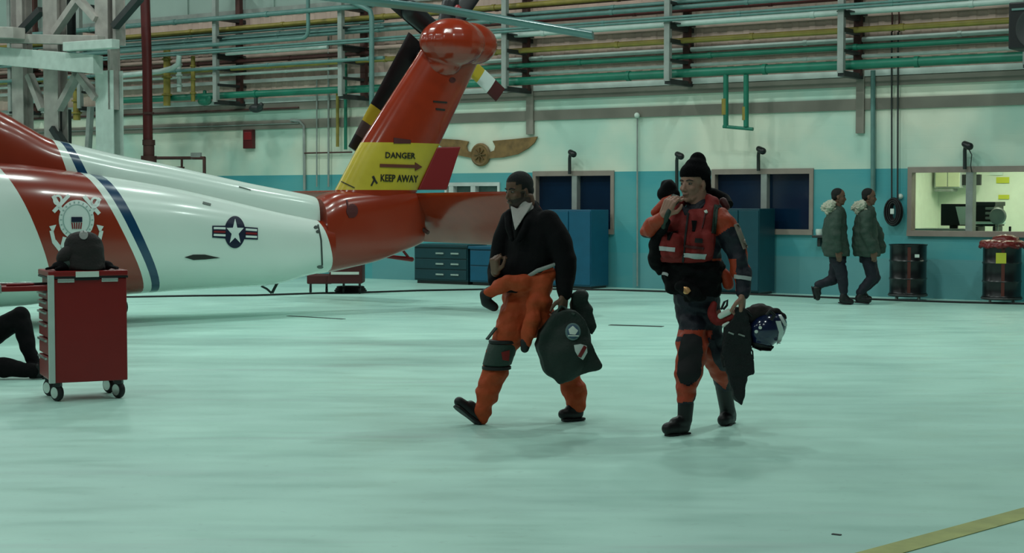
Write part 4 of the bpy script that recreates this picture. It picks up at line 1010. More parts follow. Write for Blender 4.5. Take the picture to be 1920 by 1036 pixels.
def head(mb, c, F, S, U, k=1.0):
    """c = centre of skull at eye level"""
    P = lambda f, s, u: V(c) + F * f * k + S * s * k + U * u * k
    A = lambda f, s, u: (S * s * k, F * f * k, U * u * k)
    mb.ell(P(-.012, 0, .035), A(.098, .076, .090), 24, 16)           # cranium
    mb.ell(P(.022, 0, -.02), A(.066, .062, .085), 24, 16)            # face
    mb.ell(P(.030, 0, -.082), A(.048, .046, .034), 20, 12)           # jaw
    mb.ell(P(.066, 0, -.098), A(.018, .022, .017), 16, 10)           # chin
    for s in (-1, 1):
        mb.cap(P(-.005, s * .060, -.055), .014 * k, P(.05, s * .030, -.092), .014 * k)   # jawline
        mb.ell(P(.055, s * .036, -.028), A(.024, .022, .020), 14, 10)    # cheekbone
        mb.cap(P(.078, s * .012, .022), .009 * k, P(.062, s * .045, .020), .009 * k)     # brow ridge
        mb.ell(P(-.008, s * .077, -.012), A(.016, .008, .030), 14, 10)   # ear
        mb.ell(P(.002, s * .080, -.022), A(.010, .007, .016), 12, 8)
        mb.ell(P(.090, s * .011, -.040), A(.011, .009, .008), 10, 8)     # nostril wing
    mb.cap(P(.078, 0, .008), .009 * k, P(.100, 0, -.034), .0115 * k)     # nose
    mb.ell(P(.083, 0, -.062), A(.010, .024, .008), 14, 8)            # upper lip
    mb.ell(P(.081, 0, -.073), A(.010, .020, .007), 14, 8)
    return P, A
def face_parts(parent, P, A, k, brow='hair_black', lipm='lip'):
    for s in (-1, 1):
        MB().ell(P(.070, s * .031, .002), A(.012, .014, .0065), 14, 8).build('eye', 'eye_white', parent, smooth=True)
        MB().ell(P(.079, s * .030, .001), A(.005, .0065, .0058), 12, 8).build('iris', 'black_plastic', parent, smooth=True)
        MB().chain([(P(.086, s * .014, .020), .004 * k), (P(.083, s * .032, .025), .0045 * k), (P(.068, s * .050, .019), .003 * k)]).build('eyebrow', brow, parent, smooth=True)
    MB().ell(P(.089, 0, -.0675), A(.005, .021, .0025), 14, 6).build('mouth', lipm, parent, smooth=True)

# ================= man in black coat
Y1 = 11.4
J = lambda x, y, d=0.0: at(x, y, Y1 + d)
F1 = V((-.82, -.57, 0)).normalized(); S1 = Z3.cross(F1)
m1 = thing('person', V((J(990, 700).x, Y1, 0)), 'man in black coat with orange suit tied at the waist, walking left', 'person')
hf, hs, hu = headframe((-.80, -.60, 0), .10)
hc = J(972, 358)
mb = MB(); P, A = head(mb, hc, hf, hs, hu, 1.06)
mb.cap(J(987, 372), .056, J(990, 405), .062)
mb.rings([(J(992, 402), .10, .08), (J(992, 420), .165, .10), (J(990, 470), .15, .10), (J(985, 530), .14, .10), (J(985, 575), .155, .11), (J(985, 600), .12, .10)], S1, F1)
mb.chain([(J(1035, 418, -.13), .05), (J(1066, 484, -.2), .042), (J(1060, 550, -.24), .028), (J(1058, 560, -.25), .026)])
mb.chain([(J(950, 415, .12), .05), (J(930, 508, .02), .042), (J(929, 512, -.12), .028)])
mb.chain([(J(972, 580, -.05), .085), (J(938, 660, -.1), .055), (J(905, 770, -.1), .04), (J(900, 782, -.1), .035), (J(870, 760, -.1), .03)])
mb.chain([(J(1005, 580, .07), .085), (J(1045, 665, .1), .055), (J(1080, 760, .08), .04), (J(1084, 775, .08), .035), (J(1060, 780, .08), .03)])
hand(mb, J(1057, 556, -.26), (-.10, -.15, -1), (-.75, .5, 0), (-.5, -.85, .05), 1.12, (.5, .95, .8))
hand(mb, J(930, 512, -.14), (-.15, -.25, 1), (.65, .45, 0), (.35, -.9, 0), 1.08, (1.15, 1.35, 1.0))
b1 = mb.build('body', ['skin_brown'], m1, remesh=.0048, it=3)
# stubble and lips as skin colour on the jaw
me = b1.data; me.materials.append(MATS['stubble']); off = wloc(b1)
for p in me.polygons:
    q = p.center + off - hc; f, s, u = q.dot(hf), q.dot(hs), q.dot(hu)
    if q.length < .2:
        beard = (u < -.045 - .3 * max(0, f - .05) and f > -.035 and not (f > .083 and abs(s) < .02 and -.085 < u < -.064)) or (abs(s) > .05 and -.06 < u < .0 and .0 < f < .03) or (f > .08 and -.068 < u < -.052 and abs(s) < .034)
        if beard and u > -.135: p.material_index = 1
face_parts(m1, P, A, 1.06)
mb = MB()
A_ = A; mb.ell(P(-.016, 0, .044), A(.101, .080, .090), 28, 18); mb.ell(P(-.05, 0, .0), A(.062, .074, .06), 24, 16)
ho1 = mb.build('hair', 'hair_black', m1, remesh=.006, it=3)
bmh = bmesh.new(); bmh.from_mesh(ho1.data); off = wloc(ho1)     # hairline: open over the face
dl = []
for f in bmh.faces:
    q = f.calc_center_median() + off - hc; ff, ss, u = q.dot(hf), q.dot(hs), q.dot(hu)
    lim = .072 if ff > .045 else (.072 - (.045 - ff) * 1.7 if ff > .0 else -.02 - .8 * (0 - ff))
    if ff > .0 and abs(ss) > .055: lim = max(-.015 if ff < .025 else .05, -.03)
    if u < lim: dl.append(f)
bmesh.ops.delete(bmh, geom=dl, context='FACES'); bmh.to_mesh(ho1.data); bmh.free()
# coat
ct = MB(); ct.rings([(J(994, 392, .02), .09, .075), (J(996, 402, .01), .145, .10), (J(998, 414), .20, .125), (J(998, 440), .225, .145), (J(994, 480), .23, .155), (J(988, 515), .225, .155), (J(984, 532), .22, .15), (J(982, 540), .21, .145)], S1, F1)
ct.chain([(J(1028, 414, -.12), .08), (J(1046, 445, -.16), .088), (J(1059, 486, -.19), .086), (J(1060, 520, -.21), .072), (J(1059, 551, -.25), .052)]); ct.chain([(J(975, 540, -.14), .04), (J(940, 535, -.1), .05)])
ct.chain([(J(955, 412, .13), .07), (J(942, 450, .10), .072), (J(931, 505, .05), .066)]); ct.chain([(J(931, 507, .05), .064), (J(929, 525, -.06), .055)])
ct.chain([(J(1003, 384, .0), .026), (J(1008, 397, -.05), .034), (J(990, 416, -.13), .032), (J(980, 436, -.17), .028), (J(972, 450, -.18), .02)])
ct.chain([(J(985, 378, .10), .03), (J(965, 392, .06), .03), (J(953, 402, -.04), .03), (J(954, 425, -.10), .026), (J(960, 448, -.15), .02)])
ct.chain([(J(1005, 384, .02), .03), (J(1000, 384, .09), .034), (J(985, 380, .12), .03)])
co = ct.build('coat', 'coat_black', m1, remesh=.009, it=5, wr=.008, wrs=7)
cbv = bvh(co)
def surf(x, y, tree, lift):
    h = tree.ray_cast(CAM, ray(x, y).normalized()); return (h[0] - ray(x, y).normalized() * lift) if h[0] is not None else None
mb = MB(); mb.cap(J(984, 384, .0), .066, J(988, 400, -.02), .070, .95, S1)
fr = surf(975, 432, cbv, .012) or J(975, 432, -.2)
dfr = fr.y - Y1
dfy = lambda y, d1: -.075 + (d1 + .075) * min(1, max(0, (y - 388) / 38))
mb.prism([J(x, y, dfy(y, dfr)) for x, y in [(957, 385), (970, 391), (985, 388), (999, 378), (995, 390), (984, 404), (974, 420), (966, 432), (962, 415)]], V((.0, .10, 0)))
mb.build('turtleneck', 'turtleneck_white', m1, remesh=.0055, it=5)
# orange suit
sj = MB(); sj.rings([(J(988, 520), .205, .145), (J(988, 545), .21, .155), (J(987, 575), .205, .155), (J(984, 605), .185, .145), (J(975, 632), .14, .11)], S1, F1)
sj.chain([(J(972, 575, -.06), .12), (J(958, 620, -.09), .115), (J(938, 660, -.11), .09), (J(927, 700, -.11), .088), (J(914, 735, -.11), .086), (J(906, 765, -.11), .060), (J(906, 782, -.11), .046)])
sj.chain([(J(1004, 575, .06), .105), (J(1025, 620, .09), .098), (J(1046, 662, .1), .088), (J(1066, 700, .1), .080), (J(1077, 735, .09), .084), (J(1080, 757, .08), .070)])
sj.chain([(J(1036, 512, -.16), .045), (J(1015, 530, -.2), .07), (J(1010, 560, -.18), .085), (J(1018, 600, -.14), .085)])
sj.chain([(J(1005, 560, -.22), .05), (J(1000, 590, -.24), .058), (J(990, 625, -.24), .052), (J(986, 640, -.24), .044)])
sj.chain([(J(985, 530, -.20), .055), (J(955, 527, -.19), .06), (J(935, 537, -.17), .052), (J(920, 548, -.15), .044)])
sj.chain([(J(1000, 525, -.18), .05), (J(1030, 515, -.16), .05)])
su = sj.build('flight_suit', 'suit_orange', m1, remesh=.009, it=3, wr=.018, wrs=9)
MB().chain([(J(986, 641, -.24), .040), (J(984, 653, -.24), .030)]).build('sleeve_cuff', 'black_rubber', m1, smooth=True)
mb = MB(); mb.chain([(J(920, 547, -.15), .044), (J(909, 552, -.14), .038), (J(912, 566, -.14), .04), (J(926, 575, -.13), .034)]); mb.build('sleeve_cuff', 'black_rubber', m1, remesh=.008)
mb = MB(); mb.chain([(J(992, 517, -.20), .014), (J(1008, 507, -.235), .015), (J(1028, 500, -.235), .014), (J(1044, 494, -.22), .012)]); mb.build('waist_cord', 'grey_steel', m1, smooth=True)
sb = bvh(su)
kp = MB().rings([(J(944, 640, -.10), .080, .085), (J(943, 644, -.11), .103, .105), (J(938, 662, -.115), .104, .108), (J(932, 682, -.115), .103, .104), (J(931, 686, -.115), .085, .085)], S1, F1).build('knee_pad', 'patch_green', m1, smooth=True)
for (xa, ya), ra in (((931, 688), .100), ((944, 639), .101)):
    MB().rings([(J(xa, ya - 3, -.113), ra - .004, ra - .004), (J(xa, ya - 2, -.113), ra + .004, ra + .004), (J(xa, ya + 3, -.113), ra + .004, ra + .004), (J(xa, ya + 4, -.113), ra - .004, ra - .004)], S1, F1).build('knee_strap', 'black_rubber', m1, smooth=True)
sb = bvh([su, kp])
mb = MB(); decal(mb, [[(940, 660), (955, 656), (953, 676), (942, 674)]], sb, off=.004, cell=4); mb.build('pad_patch', 'vest_red', m1, smooth=True)
MB().beam(J(930, 614, -.17), J(913, 636, -.19), .03, .01, S1).build('strap_end', 'patch_green', m1)
def boot(parent, ankle, heel, toe, up, m='boot_black', shaft=None, r=.044):
    mb = MB()
    if shaft is not None: mb.cap(shaft, r * 1.12, ankle, r * 1.02)
    up = V(up).normalized(); mid = heel.lerp(toe, .55); fd = (toe - heel).normalized(); sd = fd.cross(up).normalized()
    mb.cap(ankle, r * 1.05, heel + up * .02, r * .98); mb.cap(ankle - up * .01, r * .9, mid + up * .03, r * .85, 1.0, sd)
    mb.cap(heel, r * .92, mid, r * .98, 1.0, sd); mb.cap(mid, r * 1.0, toe, r * .86, 1.0, sd)
    # sole
    q = []; 
    for s_, w_ in ((-.05, .024), (-.03, .036), (.35, .032), (.62, .042), (.9, .042), (1.06, .024)):
        L_ = (toe - heel).length; q.append((s_ * L_ if s_ >= 0 else s_, w_))
    ringd = [heel + fd * a - up * r * .72 + sd * b for a, b in q] + [heel + fd * a - up * r * .72 - sd * b for a, b in q[::-1]]
    b_ = mb.build('boot', m, parent, remesh=.007, it=3)
    MB().prism(ringd, -up * .020).build('sole', 'black_rubber', b_, bevel=.006)
    return b_
fd = (J(857, 750) - J(904, 790)); upv = fd.cross(S1); upv = upv if upv.z > 0 else -upv
boot(m1, J(903, 772, -.1), J(897, 781, -.1), J(861, 753, -.12), upv)
boot(m1, J(1083, 764, .08), J(1084, 774, .08), J(1056, 776, .03), Z3)
# sea bag
bag = thing('duffel_bag', J(1065, 715, -.25), 'dark green canvas bag with two badges in the coat man\'s hand', 'bag')
def slabpoly(mb, P_, d, th): mb.prism([J(x, y, d) for x, y in P_], V((.1, -1, 0)).normalized() * -th)
mb = MB(); slabpoly(mb, [(1042, 588), (1060, 580), (1080, 582), (1098, 600), (1110, 640), (1129, 688), (1120, 696), (1082, 706), (1048, 720), (1038, 708), (1022, 696), (1009, 650), (1014, 626)], -.36, .20)
mb.ell(J(1066, 655, -.30), (V((.16, -.02, -.04)), V((.02, .13, 0)), V((.05, 0, .22))))
bo = mb.build('bag_body', 'canvas_green', bag, remesh=.011, it=9, wr=.016, wrs=6)
mb = MB(); slabpoly(mb, [(1072, 552), (1088, 542), (1098, 541), (1106, 562), (1118, 606), (1112, 628), (1090, 612), (1070, 590)], -.22, .09); mb.build('bag_flap', 'canvas_green', bag, remesh=.011, it=8, wr=.02, wrs=9)
MB().tube([J(1040, 600, -.36), J(1046, 582, -.33), J(1052, 574, -.31), J(1058, 576, -.30), J(1068, 584, -.33), J(1078, 590, -.36)], .010, 8).build('bag_handle', 'patch_green', bag, smooth=True)
MB().tube([J(1032, 606, -.30), J(1045, 583, -.27), J(1052, 574, -.28), J(1060, 580, -.28), J(1072, 600, -.30)], .012, 8).build('bag_handle', 'patch_green', bag, smooth=True)
bb = bvh(bo)
mb = MB(); decal(mb, [circ(1074, 622, 14, 16, 24)], bb, off=.004, cell=5); mb.build('round_badge', mat('badge_grey', (95, 125, 125), .6), bag, smooth=True)
mb = MB(); decal(mb, [circ(1074, 622, 10.5, 12.5, 24)], bb, off=.009, cell=5); mb.build('badge_center', mat('badge_blue', (60, 90, 115), .6), bag, smooth=True)
mb = MB(); decal(mb, [[(1066, 618), (1074, 612), (1083, 620), (1078, 628), (1068, 627)], bar(1065, 630, 1084, 630, 2)], bb, off=.014, cell=5); mb.build('badge_ship', 'paper', bag, smooth=True)
mb = MB(); decal(mb, [[(1076, 647), (1088, 645), (1099, 648), (1100, 660), (1092, 674), (1084, 668), (1078, 658)]], bb, off=.004, cell=5); mb.build('shield_badge', 'white_decal', bag, smooth=True)
mb = MB(); decal(mb, [bar(1096, 649, 1085, 668, 6)], bb, off=.009, cell=5); mb.build('shield_mark', 'red_decal', bag, smooth=True)

# ================= man in red vest and beanie
Y2 = 11.0
J = lambda x, y, d=0.0: at(x, y, Y2 + d)
F2_ = V((-.52, -.85, 0)).normalized(); S2 = Z3.cross(F2_)
m2 = thing('person', V((J(1310, 700).x, Y2, 0)), 'man in black beanie and red life vest, walking with helmet in hand', 'person')
hf, hs, hu = headframe((-.70, -.71, 0), .03)
hc = J(1300, 344)
mb = MB(); P, A = head(mb, hc, hf, hs, hu, 1.10)
mb.cap(J(1308, 362), .062, J(1308, 398), .068)
mb.rings([(J(1306, 398), .10, .08), (J(1304, 412), .17, .10), (J(1302, 460), .15, .11), (J(1302, 520), .14, .11), (J(1305, 560), .155, .12), (J(1307, 585), .12, .10)], S2, F2_)
mb.chain([(J(1352, 412, -.1), .05), (J(1388, 482, -.12), .042), (J(1393, 545, -.2), .030), (J(1392, 556, -.22), .028)])
mb.chain([(J(1248, 415, .1), .05), (J(1216, 432, .0), .042), (J(1238, 410, -.2), .03), (J(1246, 402, -.23), .028)])
mb.chain([(J(1290, 575, .03), .085), (J(1300, 650, -.12), .055), (J(1284, 760, -.18), .04), (J(1284, 795, -.18), .035), (J(1255, 802, -.24), .03)])
mb.chain([(J(1324, 575, -.02), .085), (J(1340, 662, .03), .048), (J(1364, 752, .28), .035), (J(1366, 778, .3), .03), (J(1362, 782, .27), .022)])
hand(mb, J(1392, 553, -.22), (-.05, -.1, -1), (-.85, .3, 0), (-.3, -.9, 0), 1.15, (1.0, 1.3, 1.0))
hand(mb, J(1246, 404, -.23), (.35, -.1, .9), (.6, .75, -.1), (.7, -.35, -.2), 1.12, (.75, 1.0, .8))
b2 = mb.build('body', ['skin_pale'], m2, remesh=.0048, it=3)
face_parts(m2, P, A, 1.10, 'stubble', 'lip')
mb = MB()      # beanie
mb.ell(P(-.022, 0, .062), A(.112, .090, .080), 28, 18); mb.ell(P(-.055, 0, .015), A(.068, .083, .075), 24, 14); mb.ell(P(-.060, -.01, .135), A(.058, .052, .062), 24, 14); mb.ell(P(-.03, 0, .105), A(.078, .07, .06), 24, 14)
mb.cap(P(-.055, .074, .045), .018, P(-.075, .066, -.04), .016); mb.cap(P(-.055, -.074, .045), .018, P(-.075, -.066, -.04), .016)
bn = mb.build('beanie', mat('knit_black', (14, 13, 16), .95, bump=.8, bscale=160, spec=.1), m2, remesh=.007, it=4)
bmh = bmesh.new(); bmh.from_mesh(bn.data); off = wloc(bn); dl = []
for f in bmh.faces:
    q = f.calc_center_median() + off - hc; ff, ss, u = q.dot(hf), q.dot(hs), q.dot(hu)
    if u < .048 - (0 if ff > .03 else (.03 - ff) * 1.0) and u < (.05 if ff > -.03 else 9): dl.append(f)
bmesh.ops.delete(bmh, geom=dl, context='FACES'); bmh.to_mesh(bn.data); bmh.free()
# navy suit
sj = MB(); sj.cap(J(1308, 386), .078, J(1307, 400), .09)
sj.rings([(J(1308, 398), .12, .09), (J(1306, 410), .18, .115), (J(1303, 450), .19, .13), (J(1302, 495), .185, .14), (J(1303, 530), .175, .14), (J(1306, 560), .165, .14), (J(1308, 585), .145, .13)], S2, F2_)
sj.chain([(J(1350, 412, -.1), .085), (J(1368, 440, -.11), .082), (J(1384, 480, -.13), .072), (J(1392, 520, -.17), .062), (J(1394, 548, -.21), .048)])
sj.chain([(J(1250, 412, .1), .08), (J(1218, 430, .0), .066), (J(1222, 424, -.08), .062), (J(1240, 410, -.2), .048)])
sj.chain([(J(1292, 572, .02), .100), (J(1298, 610, -.05), .096), (J(1298, 655, -.13), .108), (J(1292, 700, -.16), .096), (J(1287, 740, -.18), .066), (J(1285, 752, -.18), .056)])
sj.chain([(J(1322, 572, -.02), .10), (J(1330, 610, .0), .092), (J(1339, 655, .03), .085), (J(1348, 690, .12), .078), (J(1359, 722, .24), .066)])
s2 = sj.build('dry_suit', 'suit_navy', m2, remesh=.009, it=3, wr=.016, wrs=9)
OR = 'suit_red_orange'; M(OR, (172, 58, 24), .6, var=.12, bump=.4, bscale=25)
for poly in ([(1332, 380), (1362, 384), (1390, 410), (1392, 428), (1372, 424), (1345, 442), (1336, 446)], [(1388, 410), (1420, 480), (1425, 512), (1404, 500), (1394, 450), (1382, 425)],
             [(1200, 385), (1240, 385), (1250, 420), (1236, 440), (1220, 445), (1200, 440)], [(1266, 618), (1330, 618), (1330, 636), (1266, 630)], [(1312, 620), (1336, 620), (1330, 660), (1315, 720), (1298, 752), (1262, 756), (1262, 640), (1276, 640), (1274, 715), (1290, 724), (1305, 715), (1315, 660)],
             [(1326, 640), (1340, 665), (1372, 700), (1360, 730), (1330, 705), (1315, 690), (1318, 665)], [(1336, 485), (1380, 485), (1380, 545), (1350, 540), (1352, 520), (1334, 505)], [(1330, 585), (1352, 580), (1350, 610), (1334, 606)]):
    paint(s2, poly, OR)
t2 = bvh(s2)
# vest
vs = MB(); vs.rings([(J(1306, 392), .14, .105), (J(1303, 404), .185, .14), (J(1296, 430), .205, .165), (J(1290, 465), .215, .18), (J(1289, 484), .21, .175), (J(1289, 491), .19, .155)], S2, F2_, p=.85)
vs.chain([(J(1328, 372, -.02), .035), (J(1336, 382, -.05), .05), (J(1328, 405, -.12), .055), (J(1318, 440, -.15), .06)])
vs.chain([(J(1272, 385, .0), .035), (J(1268, 395, -.04), .045), (J(1266, 420, -.08), .05)])
vs.chain([(J(1328, 372, .0), .035), (J(1310, 368, .10), .035), (J(1285, 374, .08), .035), (J(1272, 386, .02), .035)])
for x0, x1, y0, y1, d in ((1240, 1278, 440, 484, -.17), (1296, 1338, 436, 484, -.19)):
    vs.cap(J(x0 + 10, y0 + 8, d + (.06 if x0 < 1260 else -.0)), .045, J(x0 + 10, y1 - 12, d + (.06 if x0 < 1260 else 0)), .045); vs.cap(J(x1 - 12, y0 + 8, d), .045, J(x1 - 12, y1 - 12, d), .045)
ve = vs.build('life_vest', 'vest_red', m2, remesh=.009, it=6, wr=.008, wrs=9); vt = bvh(ve)

def vdec(name, polys, m, off=.004, thick=.006, tree=None, cell=4): 
    mb = MB(); decal(mb, polys, tree or vt, off=off, thick=thick, cell=cell); return mb.build(name, m, m2, smooth=True)
h_ = vt.ray_cast(CAM, ray(1294, 412).normalized()); dq = (h_[0].y if h_[0] else Y2 - .17) - Y2 - .012
MB().prism([J(x, y, dfy(y, dq)) for x, y in [(1277, 384), (1291, 389), (1306, 388), (1324, 378), (1322, 386), (1304, 402), (1294, 418), (1284, 404)]], V((0, .09, 0))).build('collar', 'suit_navy', m2, remesh=.006, it=5)
vdec('zipper', [bar(1291, 400, 1286, 440, 3.5), bar(1286, 440, 1281, 490, 3.5)], 'black_rubber', .004)
vdec('reflective_band', [[(1238, 461), (1266, 464), (1265, 472), (1239, 469)]], 'reflective'); vdec('reflective_band', [[(1282, 474), (1325, 476), (1322, 484), (1283, 482)]], 'reflective')
vdec('pocket_edge', [bar(1284, 461, 1320, 466, 5)], 'vest_dark'); vdec('pocket_edge', [bar(1240, 440, 1272, 433, 2.5)], 'vest_dark'); vdec('buckle', [[(1304, 446), (1318, 448), (1316, 455), (1303, 454)]], 'black_rubber', .008)
vdec('vest_emblem', [[(1297, 414), (1307, 414), (1303, 434), (1299, 434)]], 'coat_black'); vdec('vest_emblem', [[(1250, 437), (1262, 437), (1256, 450), (1253, 450)]], 'coat_black')
vdec('vest_tab', [bar(1323, 396, 1325, 400, 5)], 'paper', .008); vdec('tab_cord', [bar(1323, 400, 1317, 428, 1.6)], 'vest_dark', .008)
vdec('reflective_cuff', [[(1378, 514), (1407, 519), (1406, 526), (1378, 521)]], 'reflective', .004, tree=t2)
vdec('sleeve_stripe', [bar(1379, 420, 1397, 466, 8)], 'frame_paint', .004, tree=t2)
vdec('shoulder_strap', [bar(1343, 385, 1338, 438, 9)], 'patch_green', .006, tree=bvh([ve, s2]))
# belt and harness
hb = MB(); hb.rings([(J(1303, 488), .20, .16), (J(1303, 515), .205, .165), (J(1305, 540), .18, .15), (J(1306, 554), .17, .145)], S2, F2_)
hb.cap(J(1280, 535, -.17), .05, J(1300, 550, -.2), .055); hb.cap(J(1250, 505, .02), .05, J(1262, 540, -.02), .05); hb.cap(J(1345, 520, -.02), .045, J(1340, 550, -.04), .04); hb.cap(J(1292, 556, -.16), .035, J(1316, 555, -.17), .035)
hs_ = hb.build('harness_belt', 'coat_black', m2, remesh=.009, it=3, wr=.018, wrs=12); ht2 = bvh(hs_)
vdec('brass_buckle', [[(1283, 538), (1290, 540), (1295, 546), (1290, 551), (1284, 548)]], mat('brass_bright', (235, 175, 120), .25, metal=.6), .004, .012, tree=ht2)
vdec('belt_tab', [bar(1244, 512, 1253, 515, 4)], 'reflective', .006, tree=bvh([hs_, s2]))
mb = MB(); mb.chain([(J(1350, 505, -.06), .03), (J(1362, 518, -.06), .042), (J(1366, 534, -.06), .035)]); mb.build('orange_pouch', OR, m2, remesh=.008, wr=.006)
# knee and shin pads
mb = MB(); decal(mb, [[(1284, 630), (1300, 628), (1312, 634), (1315, 660), (1309, 700), (1302, 714), (1290, 721), (1279, 716), (1274, 700), (1277, 660)]], t2, off=.012, thick=.014, cell=4); mb.build('shin_pad', mat('pad_black', (16, 14, 18), .8), m2, smooth=True)
mb = MB(); decal(mb, [[(1326, 634), (1338, 636), (1352, 672), (1362, 694), (1350, 690), (1338, 672)]], t2, off=.01, thick=.01, cell=4); mb.build('shin_pad', 'suit_navy', m2, smooth=True)
boot(m2, J(1284, 785, -.18), J(1282, 800, -.17), J(1252, 803, -.27), Z3, shaft=J(1286, 756, -.18), r=.050)
boot(m2, J(1364, 768, .30), J(1368, 783, .36), J(1357, 787, .22), (-.1, .25, 1), shaft=J(1354, 708, .19), r=.054)
# gear bag over his shoulder
gb = thing('gear_bag', J(1235, 520, .05), 'black kit bag slung over the right shoulder of the beanie man', 'bag')
mb = MB(); mb.chain([(J(1254, 352, .16), .055), (J(1250, 362, .18), .065), (J(1265, 366, .14), .045)], 1, None); mb.cap(J(1248, 346, .18), .04, J(1256, 344, .18), .03); mb.build('bag_top', 'coat_black', gb, remesh=.01, wr=.01, wrs=10)
mb = MB(); mb.chain([(J(1240, 430, -.1), .045), (J(1233, 460, -.05), .06), (J(1230, 490, .02), .055), (J(1238, 510, .05), .03)]); mb.chain([(J(1250, 415, -.22), .02), (J(1242, 432, -.14), .035)]); mb.build('bag_pouch', 'canvas_green' if 0 else 'coat_black', gb, remesh=.01, wr=.012, wrs=10)
mb = MB(); mb.chain([(J(1262, 368, .05), .018), (J(1272, 372, -.10), .02), (J(1262, 384, -.22), .02), (J(1252, 400, -.27), .018), (J(1244, 425, -.2), .018)]); mb.build('shoulder_strap', 'patch_green', gb, remesh=.008)
MB().chain([(J(1228, 398, .12), .03), (J(1248, 380, .12), .04), (J(1262, 372, .08), .03)]).build('bag_panel', OR, gb, smooth=True)
MB().tube([J(1320, 358, .15), J(1340, 362, .15), J(1360, 372, .12), J(1366, 384, .06)], .035).build('pack_roll', 'coat_black', gb, smooth=True)
MB().cap(J(1356, 378, .02), .03, J(1362, 388, .0), .025).build('red_knob', 'vest_dark', gb, smooth=True)
# helmet
hx = thing('flight_helmet', J(1440, 655, -.2), 'dark blue flight helmet with white stripes hanging from the beanie man\'s hand', 'helmet')
c = J(1438, 616, -.2)
mb = MB(); mb.ell(c, (V((.128, 0, .03)), V((0, .115, 0)), V((-.02, 0, .112))), 28, 18); mb.ell(c + V((.06, 0, .03)), (V((.075, 0, 0)), V((0, .10, 0)), V((0, 0, .085)))); mb.ell(c + V((-.03, 0, -.09)), (V((.08, 0, .0)), V((0, .09, 0)), V((0, 0, .05))))
hm = mb.build('helmet_shell', 'helmet_blue', hx, remesh=.009, it=4); t = bvh(hm)
def hdec(name, P_, m, off=.003, th=.006): mb = MB(); decal(mb, P_, t, off=off, thick=th, cell=4); return mb.build(name, m, hx, smooth=True)
hdec('helmet_stripe', [[(1454, 602), (1463, 602), (1468, 620), (1462, 642), (1456, 645), (1460, 622)]], 'white_decal'); hdec('helmet_stripe', [bar(1462, 592, 1472, 610, 4)], 'white_decal')
hdec('helmet_edge', [[(1408, 640), (1440, 648), (1450, 648), (1444, 656), (1425, 656), (1410, 650)]], 'black_rubber'); hdec('helmet_sticker', [circ(1419, 621, 3, 3, 10), circ(1426, 614, 3, 3, 10)], 'paper')
mb = MB(); mb.chain([(J(1405, 590, -.2), .05), (J(1425, 585, -.2), .06), (J(1440, 586, -.22), .045)]); mb.cap(J(1455, 580, -.22), .02, J(1470, 595, -.22), .02); mb.build('helmet_lining', mat('lining_brown', (32, 20, 20), .8), hx, remesh=.009, wr=.012, wrs=14)
MB().tube([J(1438, 590, -.32), J(1444, 582, -.33), J(1452, 590, -.32), J(1446, 600, -.32)], .012, 8).build('chin_strap', 'black_rubber', hx, smooth=True)
MB().tube([J(1390, 578, -.26), J(1400, 582, -.25), J(1410, 592, -.25)], .012, 8).build('carry_strap', 'black_rubber', hx, smooth=True)
# kit bag hanging from the hand
kb = thing('kit_bag', J(1385, 720, -.2), 'long black mesh kit bag hanging below the beanie man\'s hand', 'bag')
mb = MB(); Pk = [(1382, 576), (1396, 576), (1408, 606), (1409, 640), (1416, 702), (1404, 706), (1398, 735), (1392, 762), (1376, 744), (1366, 704), (1358, 682), (1353, 665), (1358, 640), (1361, 616), (1373, 596)]
mb.prism([J(x, y, -.27) for x, y in Pk], V((0, .10, 0))); kbo = mb.build('bag_body', mat('mesh_black', (24, 28, 30), .85, bump=.6, bscale=90), kb, remesh=.009, it=4, wr=.014, wrs=11)
MB().tube([J(1362, 665, -.25), J(1354, 675, -.25), J(1356, 688, -.25), J(1366, 684, -.25)], .008, 8).build('cord_loop', 'black_rubber', kb, smooth=True)
MB().tube([J(1404, 650, -.25), J(1411, 658, -.25), J(1412, 672, -.25), J(1406, 676, -.25)], .006, 8).build('cord_loop', 'black_rubber', kb, smooth=True)
mb = MB(); decal(mb, [bar(1366, 622, 1376, 626, 2.5), bar(1384, 626, 1396, 630, 2.5)], bvh(kbo)); mb.build('grey_mark', 'grey_steel', kb)
rs = thing('red_harness', J(1352, 615, -.15), 'red strap harness with white tags held between the leg and the black kit bag', 'strap')
mb = MB(); mb.chain([(J(1338, 570, -.15), .025), (J(1334, 590, -.16), .03), (J(1345, 602, -.17), .03), (J(1362, 598, -.2), .028), (J(1380, 590, -.24), .022)]); mb.chain([(J(1350, 604, -.17), .02), (J(1368, 612, -.2), .022), (J(1380, 600, -.22), .02)]); mb.build('webbing', 'vest_red', rs, remesh=.008, wr=.008, wrs=12)
MB().cap(J(1351, 592, -.22), .02, J(1366, 584, -.23), .022).build('white_tag', 'paper', rs, smooth=True)
MB().cap(J(1357, 610, -.24), .012, J(1366, 606, -.24), .014).build('white_tag', 'paper', rs, smooth=True)
MB().tube([J(1352, 580, -.2), J(1358, 566, -.2), J(1364, 562, -.2), J(1363, 572, -.2), J(1356, 580, -.2)], .008, 8).build('black_loop', 'black_rubber', rs, smooth=True)

